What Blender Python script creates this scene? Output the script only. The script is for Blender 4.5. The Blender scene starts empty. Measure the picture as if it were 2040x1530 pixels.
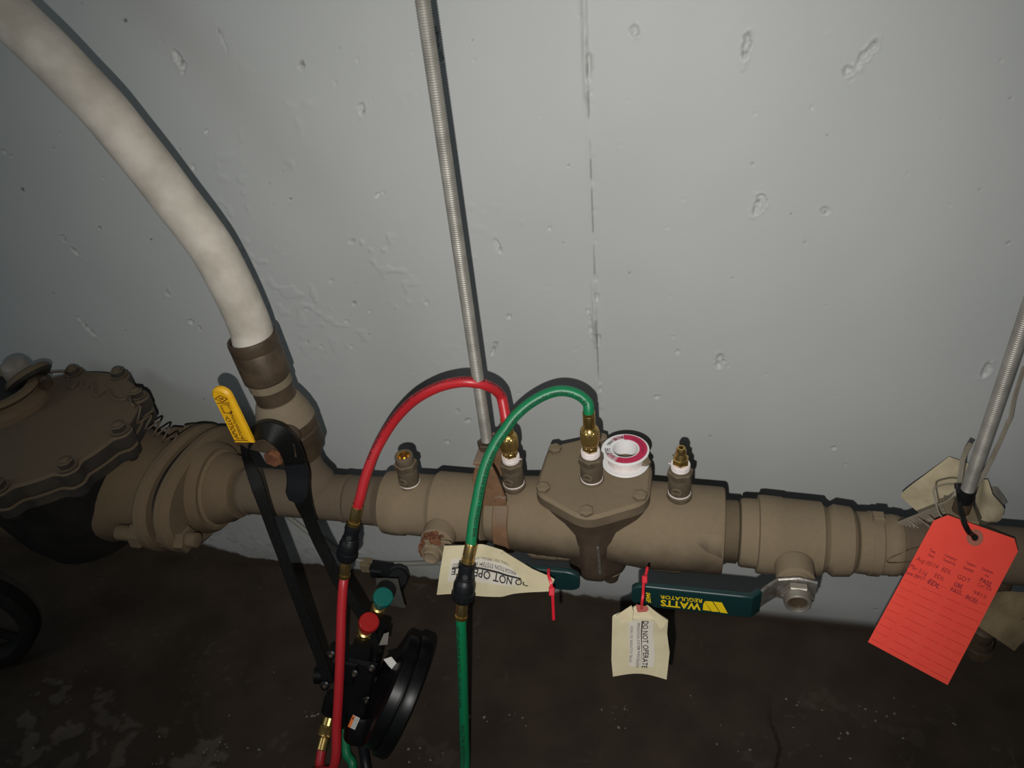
import bpy, math, random
import numpy as np
from mathutils import Vector, Matrix
random.seed(7); rng = np.random.default_rng(7)
PI = math.pi
V = Vector
sc = bpy.context.scene
col = sc.collection

# ------------------------------------------------------------------ camera, light, exposure
F = 1532.0                                   # focal length in pixels of the 2040 x 1530 frame
dn_c = V((250, 2165, F)).normalized()        # straight down, seen from the camera
x_c = V((6690, 325, -F)); x_c = (x_c - dn_c * x_c.dot(dn_c)).normalized()   # along the wall
y_c = x_c.cross(dn_c)
RW = Matrix((x_c, y_c, -dn_c))               # camera (right, down, forward) -> world (X right, Y into wall, Z up)
CAM = V((0.0, -0.7807, 0.985))
IR, ID, FW = RW @ V((1, 0, 0)), RW @ V((0, 1, 0)), RW @ V((0, 0, 1))
cam = bpy.data.cameras.new('camera'); cam.sensor_width = 36; cam.lens = F / 2040 * 36
cam.clip_start = 0.01
co = bpy.data.objects.new('camera', cam); col.objects.link(co)
co.matrix_world = Matrix.Translation(CAM) @ Matrix((IR, -ID, -FW)).transposed().to_4x4()
sc.camera = co

w = bpy.data.worlds.new('world'); sc.world = w; w.use_nodes = True
bg = w.node_tree.nodes['Background']
bg.inputs[0].default_value = (0.80, 0.97, 1.08, 1); bg.inputs[1].default_value = 0.06

fl = bpy.data.lights.new('flash', 'SPOT'); fl.energy = 24.5; fl.color = (1.0, 0.98, 0.93)
fl.spot_size = math.radians(102); fl.spot_blend = 1.0; fl.shadow_soft_size = 0.004
flo = bpy.data.objects.new('flash', fl); col.objects.link(flo)
flo.location = CAM - IR * 0.025 + ID * 0.058
aim = V((-0.15, 0.0, 0.50)) - flo.location
flo.rotation_euler = aim.to_track_quat('-Z', 'Y').to_euler()

rl = bpy.data.lights.new('room_lamp', 'AREA'); rl.energy = 5.5; rl.color = (0.86, 0.97, 1.0); rl.shape = 'DISK'; rl.size = 0.9   # the room's own dim lamp, up to the left
rlo = bpy.data.objects.new('room_lamp', rl); col.objects.link(rlo); rlo.location = (-2.1, -1.7, 1.9)
rlo.rotation_euler = (V((-0.75, 0, 0.7)) - rlo.location).to_track_quat('-Z', 'Y').to_euler()

vs = sc.view_settings
sc.display_settings.display_device = 'sRGB'
vs.view_transform = 'Standard'; vs.look = 'None'; vs.gamma = 1.0; vs.use_curve_mapping = False
vs.exposure = 0.0

def ray(u, v): return RW @ V(((u - 1020) / F, (v - 765) / F, 1.0))
def at(u, v, g):                             # point of the vertical plane standing g metres off the wall
    d = ray(u, v); return CAM + d * ((-g - CAM.y) / d.y)
def atz(u, v, z):
    d = ray(u, v); return CAM + d * ((z - CAM.z) / d.z)
def dep(u, v, t): return CAM + ray(u, v) * t
def depth(p): return (V(p) - CAM).dot(FW)

# ------------------------------------------------------------------ materials
def M(name, c1, c2=None, scale=40.0, rough=0.6, metal=0.0, bump=0.0, bscale=200.0, dust=None, lo=-0.1, hi=0.55,
      contrast=0.25, spec=0.5, detail=4.0, attr=None):
    m = bpy.data.materials.new(name); m.use_nodes = True
    nt = m.node_tree; N = nt.nodes; L = nt.links
    b = N['Principled BSDF']
    b.inputs['Roughness'].default_value = rough; b.inputs['Metallic'].default_value = metal
    b.inputs['Specular IOR Level'].default_value = spec
    tc = N.new('ShaderNodeTexCoord')
    def noise(s, d=detail):
        n = N.new('ShaderNodeTexNoise'); n.inputs['Scale'].default_value = s; n.inputs['Detail'].default_value = d
        L.new(tc.outputs['Object'], n.inputs['Vector']); return n
    def mixc(fac, a, bb):
        x = N.new('ShaderNodeMix'); x.data_type = 'RGBA'
        for s, val in ((x.inputs[0], fac), (x.inputs[6], a), (x.inputs[7], bb)):
            if isinstance(val, bpy.types.NodeSocket): L.new(val, s)
            elif isinstance(val, (int, float)): s.default_value = val
            else: s.default_value = (*val, 1)
        return x.outputs[2]
    def rampf(sock, a, bb):
        r = N.new('ShaderNodeMapRange'); r.interpolation_type = 'SMOOTHSTEP'
        r.inputs[1].default_value = a; r.inputs[2].default_value = bb
        L.new(sock, r.inputs[0]); return r.outputs[0]
    out = None
    if c2 is not None:
        n = noise(scale); out = mixc(rampf(n.outputs[0], 0.5 - contrast, 0.5 + contrast), c1, c2)
    else:
        b.inputs['Base Color'].default_value = (*c1, 1)
    if attr:
        a = N.new('ShaderNodeAttribute'); a.attribute_name = attr
        out = mixc(1.0, out if out else c1, a.outputs['Color'])
        nd = out.node; nd.blend_type = 'MULTIPLY'
    if dust is not None:                     # settled dust lies on what faces up
        g = N.new('ShaderNodeNewGeometry'); s = N.new('ShaderNodeSeparateXYZ'); L.new(g.outputs['Normal'], s.inputs[0])
        n2 = noise(scale * 0.6)
        ad = N.new('ShaderNodeMath'); ad.operation = 'MULTIPLY_ADD'
        L.new(n2.outputs[0], ad.inputs[0]); ad.inputs[1].default_value = 0.7; L.new(s.outputs[2], ad.inputs[2])
        f = rampf(ad.outputs[0], lo + 0.35, hi + 0.35)
        n3 = noise(scale * 2.3)
        dcol = mixc(n3.outputs[0], tuple(x * 0.90 for x in dust), tuple(min(1, x * 1.08) for x in dust))
        out = mixc(f, out if out else c1, dcol)
        r = N.new('ShaderNodeMapRange'); L.new(f, r.inputs[0]); r.inputs[3].default_value = rough; r.inputs[4].default_value = 0.95
        L.new(r.outputs[0], b.inputs['Roughness'])
        if metal:
            r2 = N.new('ShaderNodeMapRange'); L.new(f, r2.inputs[0]); r2.inputs[3].default_value = metal; r2.inputs[4].default_value = 0
            L.new(r2.outputs[0], b.inputs['Metallic'])
    if out: L.new(out, b.inputs['Base Color'])
    if bump:
        n4 = noise(bscale, 6.0); bp = N.new('ShaderNodeBump'); bp.inputs['Strength'].default_value = bump; bp.inputs['Distance'].default_value = 0.002
        L.new(n4.outputs[0], bp.inputs['Height']); L.new(bp.outputs[0], b.inputs['Normal'])
    return m

DUST = (0.20, 0.150, 0.093)
m_wall = M('wall_paint', (0.415, 0.425, 0.42), (0.44, 0.447, 0.44), 6, 0.5, bump=0.07, bscale=55, attr='tint', spec=0.35)
m_floor = M('floor_paint', (0.034, 0.0235, 0.0160), (0.052, 0.0365, 0.0255), 14, 0.55, bump=0.25, bscale=60, attr='tint', spec=0.3)
m_body = M('dusty_cast_paint', (0.050, 0.034, 0.022), (0.075, 0.052, 0.034), 60, 0.6, bump=0.10, bscale=350, dust=DUST, lo=-0.55, hi=0.55)
m_valve = M('dusty_valve_metal', (0.060, 0.043, 0.028), (0.095, 0.070, 0.046), 70, 0.65, bump=0.10, bscale=320, dust=DUST, lo=-0.66, hi=-0.04)
m_iron = M('dusty_dark_iron', (0.018, 0.016, 0.014), (0.035, 0.028, 0.022), 40, 0.6, bump=0.10, bscale=260, dust=(0.112, 0.080, 0.048), lo=-0.1, hi=0.5)
m_bowl = M('black_iron', (0.010, 0.0095, 0.009), (0.018, 0.016, 0.014), 30, 0.7, bump=0.3, bscale=200, spec=0.2)
m_pipe = M('dusty_pipe', (0.060, 0.039, 0.026), (0.088, 0.058, 0.038), 50, 0.7, bump=0.10, bscale=240, dust=(0.118, 0.085, 0.056), lo=-0.7, hi=0.0)
m_flange = M('dusty_flange', (0.064, 0.042, 0.024), (0.095, 0.064, 0.037), 50, 0.65, bump=0.10, bscale=260, dust=(0.132, 0.091, 0.052), lo=-0.7, hi=0.2)
m_bronze = M('tarnished_bronze', (0.050, 0.034, 0.021), (0.098, 0.067, 0.041), 45, 0.5, 0.25, bump=0.15, bscale=200)
m_cock = M('grimy_cock_bronze', (0.050, 0.036, 0.023), (0.085, 0.062, 0.040), 70, 0.6, bump=0.1, bscale=320, dust=(0.135, 0.10, 0.063), lo=-0.3, hi=0.5)
m_cream = M('dusty_cream_fitting', (0.15, 0.118, 0.078), (0.20, 0.155, 0.10), 60, 0.75, bump=0.2, dust=(0.20, 0.158, 0.105), lo=-0.3, hi=0.5)
m_hose = M('white_hose_jacket', (0.41, 0.365, 0.305), (0.56, 0.51, 0.445), 26, 0.75, bump=0.2, bscale=120, contrast=0.2, detail=8)
m_rod = M('zinc_thread', (0.24, 0.225, 0.20), (0.36, 0.34, 0.305), 50, 0.5, 0.45)
m_rust = M('rust', (0.095, 0.030, 0.012), (0.19, 0.072, 0.030), 90, 0.85, bump=0.8, bscale=420, contrast=0.2)
m_rustbr = M('rusty_brown_strap', (0.14, 0.068, 0.030), (0.20, 0.108, 0.055), 45, 0.8, bump=0.3, bscale=250, dust=(0.20, 0.145, 0.10), lo=0.25, hi=0.85)
m_red = M('red_rubber', (0.47, 0.020, 0.027), None, rough=0.38, bump=0.04, bscale=500)
m_green = M('green_rubber', (0.004, 0.180, 0.066), None, rough=0.42, bump=0.04, bscale=500)
m_brass = M('brass', (0.56, 0.375, 0.12), (0.66, 0.45, 0.16), 80, 0.27, 0.95)
m_brassd = M('dusty_brass', (0.50, 0.33, 0.10), (0.56, 0.38, 0.13), 80, 0.35, 0.8, dust=(0.165, 0.115, 0.068), lo=-0.75, hi=-0.35)
m_bonnet = M('dark_bonnet_paint', (0.050, 0.033, 0.021), (0.072, 0.048, 0.031), 60, 0.6, bump=0.1, bscale=350, dust=DUST, lo=0.1, hi=0.6)
m_black = M('black_plastic', (0.007, 0.0075, 0.009), None, rough=0.45, bump=0.05, spec=0.35)
m_gauge = M('black_gauge_case', (0.004, 0.004, 0.0045), None, rough=0.36, spec=0.3)
m_web = M('black_webbing', (0.0035, 0.0035, 0.0035), (0.006, 0.006, 0.0055), 300, 0.5, bump=0.15, bscale=900, spec=0.25)
m_yellow = M('yellow_vinyl', (0.86, 0.47, 0.008), (0.76, 0.40, 0.008), 60, 0.5, bump=0.1)
m_teal = M('dark_green_vinyl', (0.0045, 0.026, 0.026), None, rough=0.40)
m_steel = M('dusty_steel', (0.30, 0.29, 0.27), (0.17, 0.14, 0.11), 120, 0.42, 0.6, bump=0.15)
m_chrome = M('worn_nut_metal', (0.34, 0.30, 0.25), (0.42, 0.38, 0.33), 60, 0.35, 0.7)
m_paper = M('cream_card', (0.53, 0.46, 0.30), (0.58, 0.51, 0.34), 50, 0.85, bump=0.15, bscale=160)
m_paper2 = M('cream_card_back', (0.46, 0.39, 0.25), (0.52, 0.45, 0.29), 50, 0.85, bump=0.2, bscale=160)
m_oldpaper = M('old_card', (0.42, 0.335, 0.21), (0.54, 0.455, 0.305), 55, 0.9, bump=0.3, bscale=130, contrast=0.3)
m_tan = M('brown_card', (0.15, 0.11, 0.06), (0.24, 0.18, 0.10), 45, 0.9, bump=0.2)
m_stick = M('faded_sticker', (0.58, 0.535, 0.46), None, rough=0.75)
m_label = M('white_sticker', (0.66, 0.64, 0.60), None, rough=0.7)
m_inkl = M('faint_red_rule', (0.40, 0.022, 0.018), None, rough=0.8)
m_redtag = M('red_card', (0.94, 0.072, 0.046), (0.97, 0.082, 0.052), 40, 0.72, bump=0.05)
m_ring = M('grey_brown_eyelet', (0.34, 0.12, 0.08), (0.40, 0.15, 0.10), 200, 0.8)
m_patch = M('dull_red_patch', (0.36, 0.075, 0.06), None, rough=0.8)
m_tie = M('red_nylon', (0.62, 0.015, 0.03), None, rough=0.4)
m_tieb = M('black_nylon', (0.012, 0.011, 0.010), None, rough=0.3)
m_tiec = M('dusty_clear_nylon', (0.20, 0.17, 0.13), (0.27, 0.23, 0.18), 60, 0.6)
m_white = M('white_plastic', (0.84, 0.82, 0.82), None, rough=0.4)
m_tape = M('white_thread_tape', (0.86, 0.79, 0.77), (0.80, 0.70, 0.68), 200, 0.8, bump=0.4, bscale=500)
m_pink = M('crimson_label', (0.56, 0.02, 0.085), (0.48, 0.015, 0.07), 300, 0.6)
m_ink = M('black_ink', (0.012, 0.011, 0.014), None, rough=0.7)
m_inkg = M('grey_ink', (0.10, 0.095, 0.10), None, rough=0.8)
m_inkr = M('dark_red_ink', (0.24, 0.018, 0.02), None, rough=0.8)
m_inkb = M('purple_ink', (0.15, 0.012, 0.03), None, rough=0.8)
m_inky = M('yellow_ink', (0.80, 0.56, 0.008), None, rough=0.5)
m_inkbr = M('brown_ink', (0.10, 0.022, 0.008), None, rough=0.6)
m_kg = M('green_knob', (0.003, 0.125, 0.105), None, rough=0.4)
m_kr = M('red_knob', (0.38, 0.009, 0.009), None, rough=0.4)
m_orange = M('orange_sticker', (0.80, 0.16, 0.02), None, rough=0.6)
m_cable = M('grey_cable', (0.26, 0.25, 0.22), None, rough=0.6)
m_dark = M('dark_void', (0.004, 0.004, 0.004), None, rough=0.6)
m_glass = M('dusty_clear_cap', (0.24, 0.215, 0.19), (0.16, 0.135, 0.11), 40, 0.5)
m_grey = M('grey_card', (0.16, 0.145, 0.125), (0.20, 0.18, 0.155), 40, 0.9)
m_grey2 = M('dark_grey_card', (0.050, 0.045, 0.038), (0.070, 0.063, 0.053), 40, 0.9)
m_chip = M('pale_paint_flake', (0.13, 0.115, 0.085), (0.24, 0.22, 0.17), 80, 0.8)

# ------------------------------------------------------------------ mesh helpers
def frame(ez, ref=None):
    ez = V(ez).normalized(); ref = V(ref) if ref is not None else V((0, 0, 1))
    if abs(ez.dot(ref.normalized())) > 0.97: ref = V((1, 0, 0))
    ex = (ref - ez * ref.dot(ez)).normalized(); return ex, ez.cross(ex), ez
def catmull(pts, n=8):
    pts = [V(p) for p in pts]; P = [pts[0] * 2 - pts[1]] + pts + [pts[-1] * 2 - pts[-2]]; out = []
    for i in range(1, len(P) - 2):
        for k in range(n):
            t = k / n; a, b, c, d = P[i - 1:i + 3]
            out.append(0.5 * ((2 * b) + (c - a) * t + (2 * a - 5 * b + 4 * c - d) * t * t + (3 * b - a - 3 * c + d) * t ** 3))
    out.append(P[-2]); return out
ORG = {}
_tx = {}
def text2d(s, bold=0.0, shear=0.0):
    k = (s, bold, shear)
    if k in _tx: return _tx[k]
    cu = bpy.data.curves.new('tmp', 'FONT'); cu.body = s; cu.resolution_u = 2; cu.offset = bold; cu.shear = shear
    o = bpy.data.objects.new('tmp', cu); col.objects.link(o)
    dg = bpy.context.evaluated_depsgraph_get(); dg.update()
    me = bpy.data.meshes.new_from_object(o.evaluated_get(dg))
    vv = np.array([v.co[:2] for v in me.vertices]); ff = [tuple(p.vertices) for p in me.polygons]
    bpy.data.objects.remove(o); bpy.data.curves.remove(cu); bpy.data.meshes.remove(me)
    lo, hi = vv.min(0), vv.max(0); vv = (vv - lo) / np.maximum(hi - lo, 1e-6)
    _tx[k] = (vv, ff, hi - lo); return _tx[k]

class MB:
    def __init__(s): s.v = []; s.f = []; s.m = []; s.mats = []
    def mi(s, m):
        if m not in s.mats: s.mats.append(m)
        return s.mats.index(m)
    def face(s, idx, m): s.f.append(tuple(idx)); s.m.append(m)
    def rings(s, rings, m, closed=True, cap0=True, cap1=True):
        base = []; m = s.mi(m)
        for r in rings: base.append(len(s.v)); s.v.extend([V(p) for p in r])
        n = len(rings[0]); e = n if closed else n - 1
        for a, b in zip(base[:-1], base[1:]):
            for i in range(e):
                j = (i + 1) % n; s.face((a + i, a + j, b + j, b + i), m)
        if cap0: s.face([base[0] + i for i in range(n)][::-1], m)
        if cap1: s.face([base[-1] + i for i in range(n)], m)
    def lathe(s, prof, o, ax, m, seg=32, ref=None, a0=0.0, cap0=True, cap1=True, sx=1.0, sy=1.0):
        ex, ey, ez = frame(ax, ref); o = V(o); R = []
        for t, r in prof:
            r = max(r, 1e-5)
            R.append([o + ez * t + ex * (r * sx * math.cos(a0 + 2 * PI * i / seg)) + ey * (r * sy * math.sin(a0 + 2 * PI * i / seg)) for i in range(seg)])
        s.rings(R, m, True, cap0, cap1); return s
    def tube(s, pts, r, m, seg=12, cap=True, ref=None):
        pts = [V(p) for p in pts]; n = len(pts); R = []; ex = None
        for i, p in enumerate(pts):
            T = (pts[min(i + 1, n - 1)] - pts[max(i - 1, 0)]).normalized()
            if ex is None: ex = frame(T, ref)[0]
            ex = (ex - T * ex.dot(T)).normalized(); ey = T.cross(ex)
            rr = r[i] if isinstance(r, (list, tuple)) else r
            R.append([p + ex * (rr * math.cos(2 * PI * k / seg)) + ey * (rr * math.sin(2 * PI * k / seg)) for k in range(seg)])
        s.rings(R, m, True, cap, cap); return s
    def ribbon(s, pts, wd, wid, th, m):
        pts = [V(p) for p in pts]; n = len(pts); R = []
        for i, p in enumerate(pts):
            T = (pts[min(i + 1, n - 1)] - pts[max(i - 1, 0)]).normalized()
            d = V(wd[i]) if isinstance(wd, list) else V(wd)
            W = (d - T * d.dot(T)).normalized(); Nn = T.cross(W)
            ww = (wid[i] if isinstance(wid, list) else wid) / 2; h = th / 2; b = min(h, ww) * 0.6
            R.append([p + W * a + Nn * c for a, c in ((ww, -h + b), (ww, h - b), (ww - b, h), (-ww + b, h), (-ww, h - b), (-ww, -h + b), (-ww + b, -h), (ww - b, -h))])
        s.rings(R, m); return s
    def prism(s, poly, o, ex, ey, ez, h, m, bev=0.0, taper=1.0, inner=None):
        o = V(o); n = len(poly); P = [V((p[0], p[1])) for p in poly]
        def off(d):
            out = []
            for i in range(n):
                a, b, c = P[i - 1], P[i], P[(i + 1) % n]
                n1 = V((-(b - a).y, (b - a).x)).normalized(); n2 = V((-(c - b).y, (c - b).x)).normalized()
                q = n1 + n2; q = q / max(q.dot(n1), 0.3); out.append(b + q * d)
            return out
        lv = [(0, 0, 1), (0, h, taper)] if not bev else [(bev, 0, 1), (0, bev, 1), (0, h - bev, taper), (bev, h, taper)]
        s.rings([[o + V(ex) * (p.x * k) + V(ey) * (p.y * k) + V(ez) * z for p in off(d)] for d, z, k in lv], m); return s
    def box(s, c, ex, ey, ez, dx, dy, dz, m, bev=0.0):
        c = V(c); ez = V(ez)
        return s.prism([(-dx / 2, -dy / 2), (dx / 2, -dy / 2), (dx / 2, dy / 2), (-dx / 2, dy / 2)], c - ez * dz / 2, ex, ey, ez, dz, m, bev)
    def hexa(s, o, ax, r, h, m, bev=0.0008, n=6, a0=0.0, ref=None):
        ex, ey, ez = frame(ax, ref)
        return s.prism([(r * math.cos(a0 + 2 * PI * i / n), r * math.sin(a0 + 2 * PI * i / n)) for i in range(n)], o, ex, ey, ez, h, m, bev)
    def text(s, t, fn, m, bold=0.0, shear=0.0):
        vv, ff, _ = text2d(t, bold, shear); b = len(s.v); mi = s.mi(m)
        s.v.extend([V(fn(float(x), float(y))) for x, y in vv])
        for f in ff: s.face([b + i for i in f], mi)
        return s
    def quad(s, pts, m):
        b = len(s.v); s.v.extend([V(p) for p in pts]); s.face(range(b, b + len(pts)), s.mi(m)); return s
    def build(s, name, parent=None, ang=35, loc=None):
        org = V(ORG[parent.name]) if parent else V(loc if loc is not None else (0, 0, 0))
        me = bpy.data.meshes.new(name)
        me.from_pydata([tuple(p - org) for p in s.v], [], s.f); me.update()
        for m in s.mats: me.materials.append(m)
        me.polygons.foreach_set('material_index', s.m)
        me.polygons.foreach_set('use_smooth', [True] * len(s.f))
        if ang is not None: me.set_sharp_from_angle(angle=math.radians(ang))
        o = bpy.data.objects.new(name, me); col.objects.link(o)
        if parent: o.parent = parent
        else: o.location = org
        ORG[o.name] = org; return o
def tag(o, label=None, cat=None, group=None, kind=None):
    for k, x in (('label', label), ('category', cat), ('group', group), ('kind', kind)):
        if x: o[k] = x
    return o
def thing(name, label, cat, loc, group=None):
    o = bpy.data.objects.new(name, None); o.empty_display_size = 0.02; col.objects.link(o); o.location = V(loc); ORG[o.name] = V(loc)
    return tag(o, label, cat, group)

# ------------------------------------------------------------------ value noise on arrays
def vnoise(x, y, s, seed):
    x = x / s; y = y / s; xi = np.floor(x).astype(int); yi = np.floor(y).astype(int); fx = x - xi; fy = y - yi
    fx = fx * fx * (3 - 2 * fx); fy = fy * fy * (3 - 2 * fy)
    def h(a, b): 
        n = (a * 374761393 + b * 668265263 + seed * 144665) & 0x7fffffff
        n = ((n ^ (n >> 13)) * 1274126177) & 0x7fffffff
        return ((n ^ (n >> 16)) & 0xffff) / 65535.0
    a = h(xi, yi) * (1 - fx) + h(xi + 1, yi) * fx; b = h(xi, yi + 1) * (1 - fx) + h(xi + 1, yi + 1) * fx
    return a * (1 - fy) + b * fy
def fbm(x, y, s, seed, o=4):
    t = 0; a = 1; n = 0
    for k in range(o): t = t + a * vnoise(x, y, s / 2 ** k, seed + k); n += a; a *= 0.55
    return t / n
def sst(e0, e1, x):
    t = np.clip((x - e0) / (e1 - e0), 0, 1); return t * t * (3 - 2 * t)
def grid_slab(name, a, b, pos, tint, mat, back):
    na, nb = len(a), len(b); n = na * nb
    q = np.arange(n).reshape(na, nb)
    f = np.stack([q[:-1, :-1], q[1:, :-1], q[1:, 1:], q[:-1, 1:]], -1).reshape(-1, 4)
    ring = list(q[:, 0]) + list(q[-1, 1:]) + list(q[-2::-1, -1]) + list(q[0, -2:0:-1])
    bv = pos.reshape(-1, 3)[ring] + np.array(back)
    faces = f.tolist(); k = len(ring)
    for i in range(k): faces.append([ring[i], n + i, n + (i + 1) % k, ring[(i + 1) % k]])
    faces.append([n + i for i in range(k)][::-1])
    verts = np.concatenate([pos.reshape(-1, 3), bv])
    me = bpy.data.meshes.new(name); me.from_pydata(verts.tolist(), [], faces); me.update(); me.materials.append(mat)
    at_ = me.attributes.new('tint', 'FLOAT_COLOR', 'POINT')
    t = np.ones((len(verts), 4), np.float32); t[:n, :3] = tint.reshape(-1, 3); at_.data.foreach_set('color', t.ravel())
    me.polygons.foreach_set('use_smooth', [True] * len(f) + [False] * (len(faces) - len(f)))
    o = bpy.data.objects.new(name, me); col.objects.link(o); o['kind'] = 'structure'; return o

# ------------------------------------------------------------------ wall: painted concrete with pits, a seam and a dirty foot
st = 0.0017
xa = np.concatenate([[-4.0, -3.0, -2.2, -1.8, -1.5], np.arange(-1.30, 0.56, st), [0.7, 1.0, 1.5, 2.4]])
za = np.concatenate([np.arange(-0.004, 0.99, st), [1.05, 1.2, 1.6, 2.2]])
X, Z = np.meshgrid(xa, za, indexing='ij')
Y = np.zeros_like(X)
def px_at(u, v): p = at(u, v, 0); return p.x, p.z, depth(p) / F
PITS = [(355, 120, 9, 22, 1, -12), (602, 130, 6, 8, 1, 0), (720, 215, 8, 14, 1, 10), (411, 262, 6, 6, 1, 0), (753, 389, 4, 4, 1.2, 0), (1265, 66, 8, 11, 1, 0),
        (1487, 90, 9, 26, 1, 5), (1722, 112, 10, 30, 1, 35), (1690, 142, 8, 8, .8, 0), (1512, 407, 11, 20, 1.1, 15), (1643, 422, 8, 8, .7, 0), (1433, 720, 9, 18, 1, 10), (1967, 737, 10, 20, 1, 15),
        (1498, 328, 2.5, 2.5, 2, 0), (1310, 790, 6, 5, .9, 0), (1040, 443, 5, 5, .8, 0), (333, 582, 6, 8, .8, 0), (380, 642, 6, 7, .8, 0), (176, 655, 5, 24, 1, -25), (150, 502, 4, 14, 1, -35),
        (45, 379, 4, 3, 1, 0), (6, 302, 6, 4, .8, 20), (24, 312, 5, 4, .7, 0), (1013, 631, 5, 4, .9, 0), (992, 490, 3, 18, .8, -15), (1131, 330, 3, 3, 1.4, 0), (248, 42, 4, 3, 1.2, 0), (443, 78, 2.5, 22, .5, -10),
        (875, 90, 4, 40, .9, -4), (700, 480, 10, 5, .4, 0), (985, 695, 5, 14, .8, 20), (1350, 702, 4, 4, .6, 0), (1660, 892, 6, 5, .6, 0), (1685, 925, 4, 4, .5, 0), (850, 603, 6, 4, .5, 0),
        (198, 453, 3, 3, 1.3, 0), (124, 474, 6, 10, .6, -15), (360, 298, 3, 3, 1.3, 0), (384, 334, 4, 6, .9, -15), (300, 478, 2.5, 2.5, 1.3, 0), (578, 396, 2.5, 2.5, 1.2, 0), (562, 340, 3, 4, .8, -20),
        (668, 165, 3, 3, .5, 0), (398, 655, 4, 7, .8, 0), (1175, 640, 4, 30, .7, -5), (890, 880, 6, 4, .6, 0), (912, 820, 6, 5, .6, 20), (932, 838, 7, 4, .6, -30), (640, 690, 5, 4, .6, 0), (700, 690, 6, 4, .6, 0),
        (706, 605, 5, 4, .5, 0), (660, 560, 5, 5, .4, 0), (735, 620, 4, 3, .5, 0), (610, 615, 5, 3, .5, 20), (690, 640, 8, 3, .4, 30), (1095, 455, 3, 3, .8, 0), (1745, 1215, 2.5, 2.5, 1.6, 0), (1120, 1180, 5, 4, 1, 0)]
DK = np.zeros_like(X)
rp = random.Random(99)
PITS += [(rp.uniform(20, 2030), rp.uniform(5, 900), rp.uniform(1.3, 2.6), rp.uniform(1.3, 3.4), rp.uniform(.2, .5), rp.uniform(-40, 40)) for _ in range(110)]
for (u, v, a, b, k, rot) in PITS:
    cx, cz, s = px_at(u, v)
    sel = (np.abs(X - cx) < 0.05) & (np.abs(Z - cz) < 0.05); dx, dz = X[sel] - cx, Z[sel] - cz
    c, sn = math.cos(math.radians(rot)), math.sin(math.radians(rot))
    p, q = (dx * c - dz * sn) / (a * s), (dx * sn + dz * c) / (b * s * 1.15)
    n = fbm(X[sel], Z[sel], 0.007, int(u), 3) - 0.5
    r = np.sqrt(p * p + q * q) + n * 1.7
    Y[sel] += 0.0030 * k * sst(0.95, 0.62, r) * (0.25 + 1.5 * fbm(X[sel], Z[sel], 0.0055, int(u) + 9, 2)) - 0.0006 * k * np.exp(-((r - 1.05) / 0.18) ** 2)
    DK[sel] = np.maximum(DK[sel], 0.55 * sst(0.75, 0.45, r) * sst(0.56, 0.66, fbm(X[sel], Z[sel], 0.006, int(u) + 21, 2)))
    if min(a, b) <= 3 and k > .9: DK[sel] = np.maximum(DK[sel], sst(1.1, 0.5, r))
# small bumps around the middle of the wall, and roller orange peel
cl = sst(0.55, 0.68, fbm(X, Z, 0.06, 31, 2)) * np.exp(-(((X + 0.42) / 0.16) ** 2 + ((Z - 0.62) / 0.16) ** 2))
Y -= 0.0012 * cl * sst(0.6, 0.75, vnoise(X, Z, 0.009, 77))
lowb = sst(0.16, 0.03, Z) * sst(0.0, 0.02, Z) * sst(-0.85, -0.65, X) * sst(-0.40, -0.52, X)
Y -= 0.0005 * lowb * sst(0.6, 0.85, vnoise(X, Z, 0.008, 78))
Y += 0.0016 * (fbm(X, Z, 0.35, 5, 2) - 0.5)
# vertical form seam
p0, p1 = at(1165, 0, 0), at(1190, 780, 0); sx0 = (p0.x + p1.x) / 2
wob = 0.0022 * (fbm(Z, X * 0 + 3, 0.05, 12, 3) - 0.5)
dxs = X - sx0 - wob
amp = sst(0.35, 0.6, vnoise(Z, X * 0 + 1.0, 0.05, 51)) + 0.15
amp *= sst(0.36, 0.42, Z)
Y -= 0.0022 * amp * np.exp(-(dxs / 0.0022) ** 2) * (0.5 + fbm(X, Z, 0.012, 8, 3))
Y += 0.0042 * amp * np.exp(-((dxs - 0.003) / 0.0022) ** 2) * sst(0.52, 0.66, fbm(X, Z, 0.014, 9, 3))
DK = np.maximum(DK, 0.6 * sst(0.0017, 0.0005, np.abs(dxs - 0.001)) * sst(0.38, 0.62, fbm(Z, X * 0 + 7, 0.02, 33, 3)) * sst(0.40, 0.46, Z))
T = np.ones(X.shape + (3,))
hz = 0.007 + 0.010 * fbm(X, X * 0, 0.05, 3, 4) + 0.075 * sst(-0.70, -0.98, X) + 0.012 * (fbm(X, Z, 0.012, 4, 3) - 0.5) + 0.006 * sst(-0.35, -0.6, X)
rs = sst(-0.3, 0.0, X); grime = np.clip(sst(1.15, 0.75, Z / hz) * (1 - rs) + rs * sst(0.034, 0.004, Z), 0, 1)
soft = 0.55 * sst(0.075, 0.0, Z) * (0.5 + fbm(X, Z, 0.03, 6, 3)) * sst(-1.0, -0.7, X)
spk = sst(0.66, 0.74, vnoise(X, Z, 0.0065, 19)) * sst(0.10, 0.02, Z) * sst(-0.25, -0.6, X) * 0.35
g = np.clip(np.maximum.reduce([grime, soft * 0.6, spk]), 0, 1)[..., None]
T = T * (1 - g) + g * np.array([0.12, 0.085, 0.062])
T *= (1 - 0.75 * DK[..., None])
wall = grid_slab('wall_back', xa, za, np.stack([X, Y, Z], -1), T, m_wall, (0, 0.15, 0))

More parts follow.
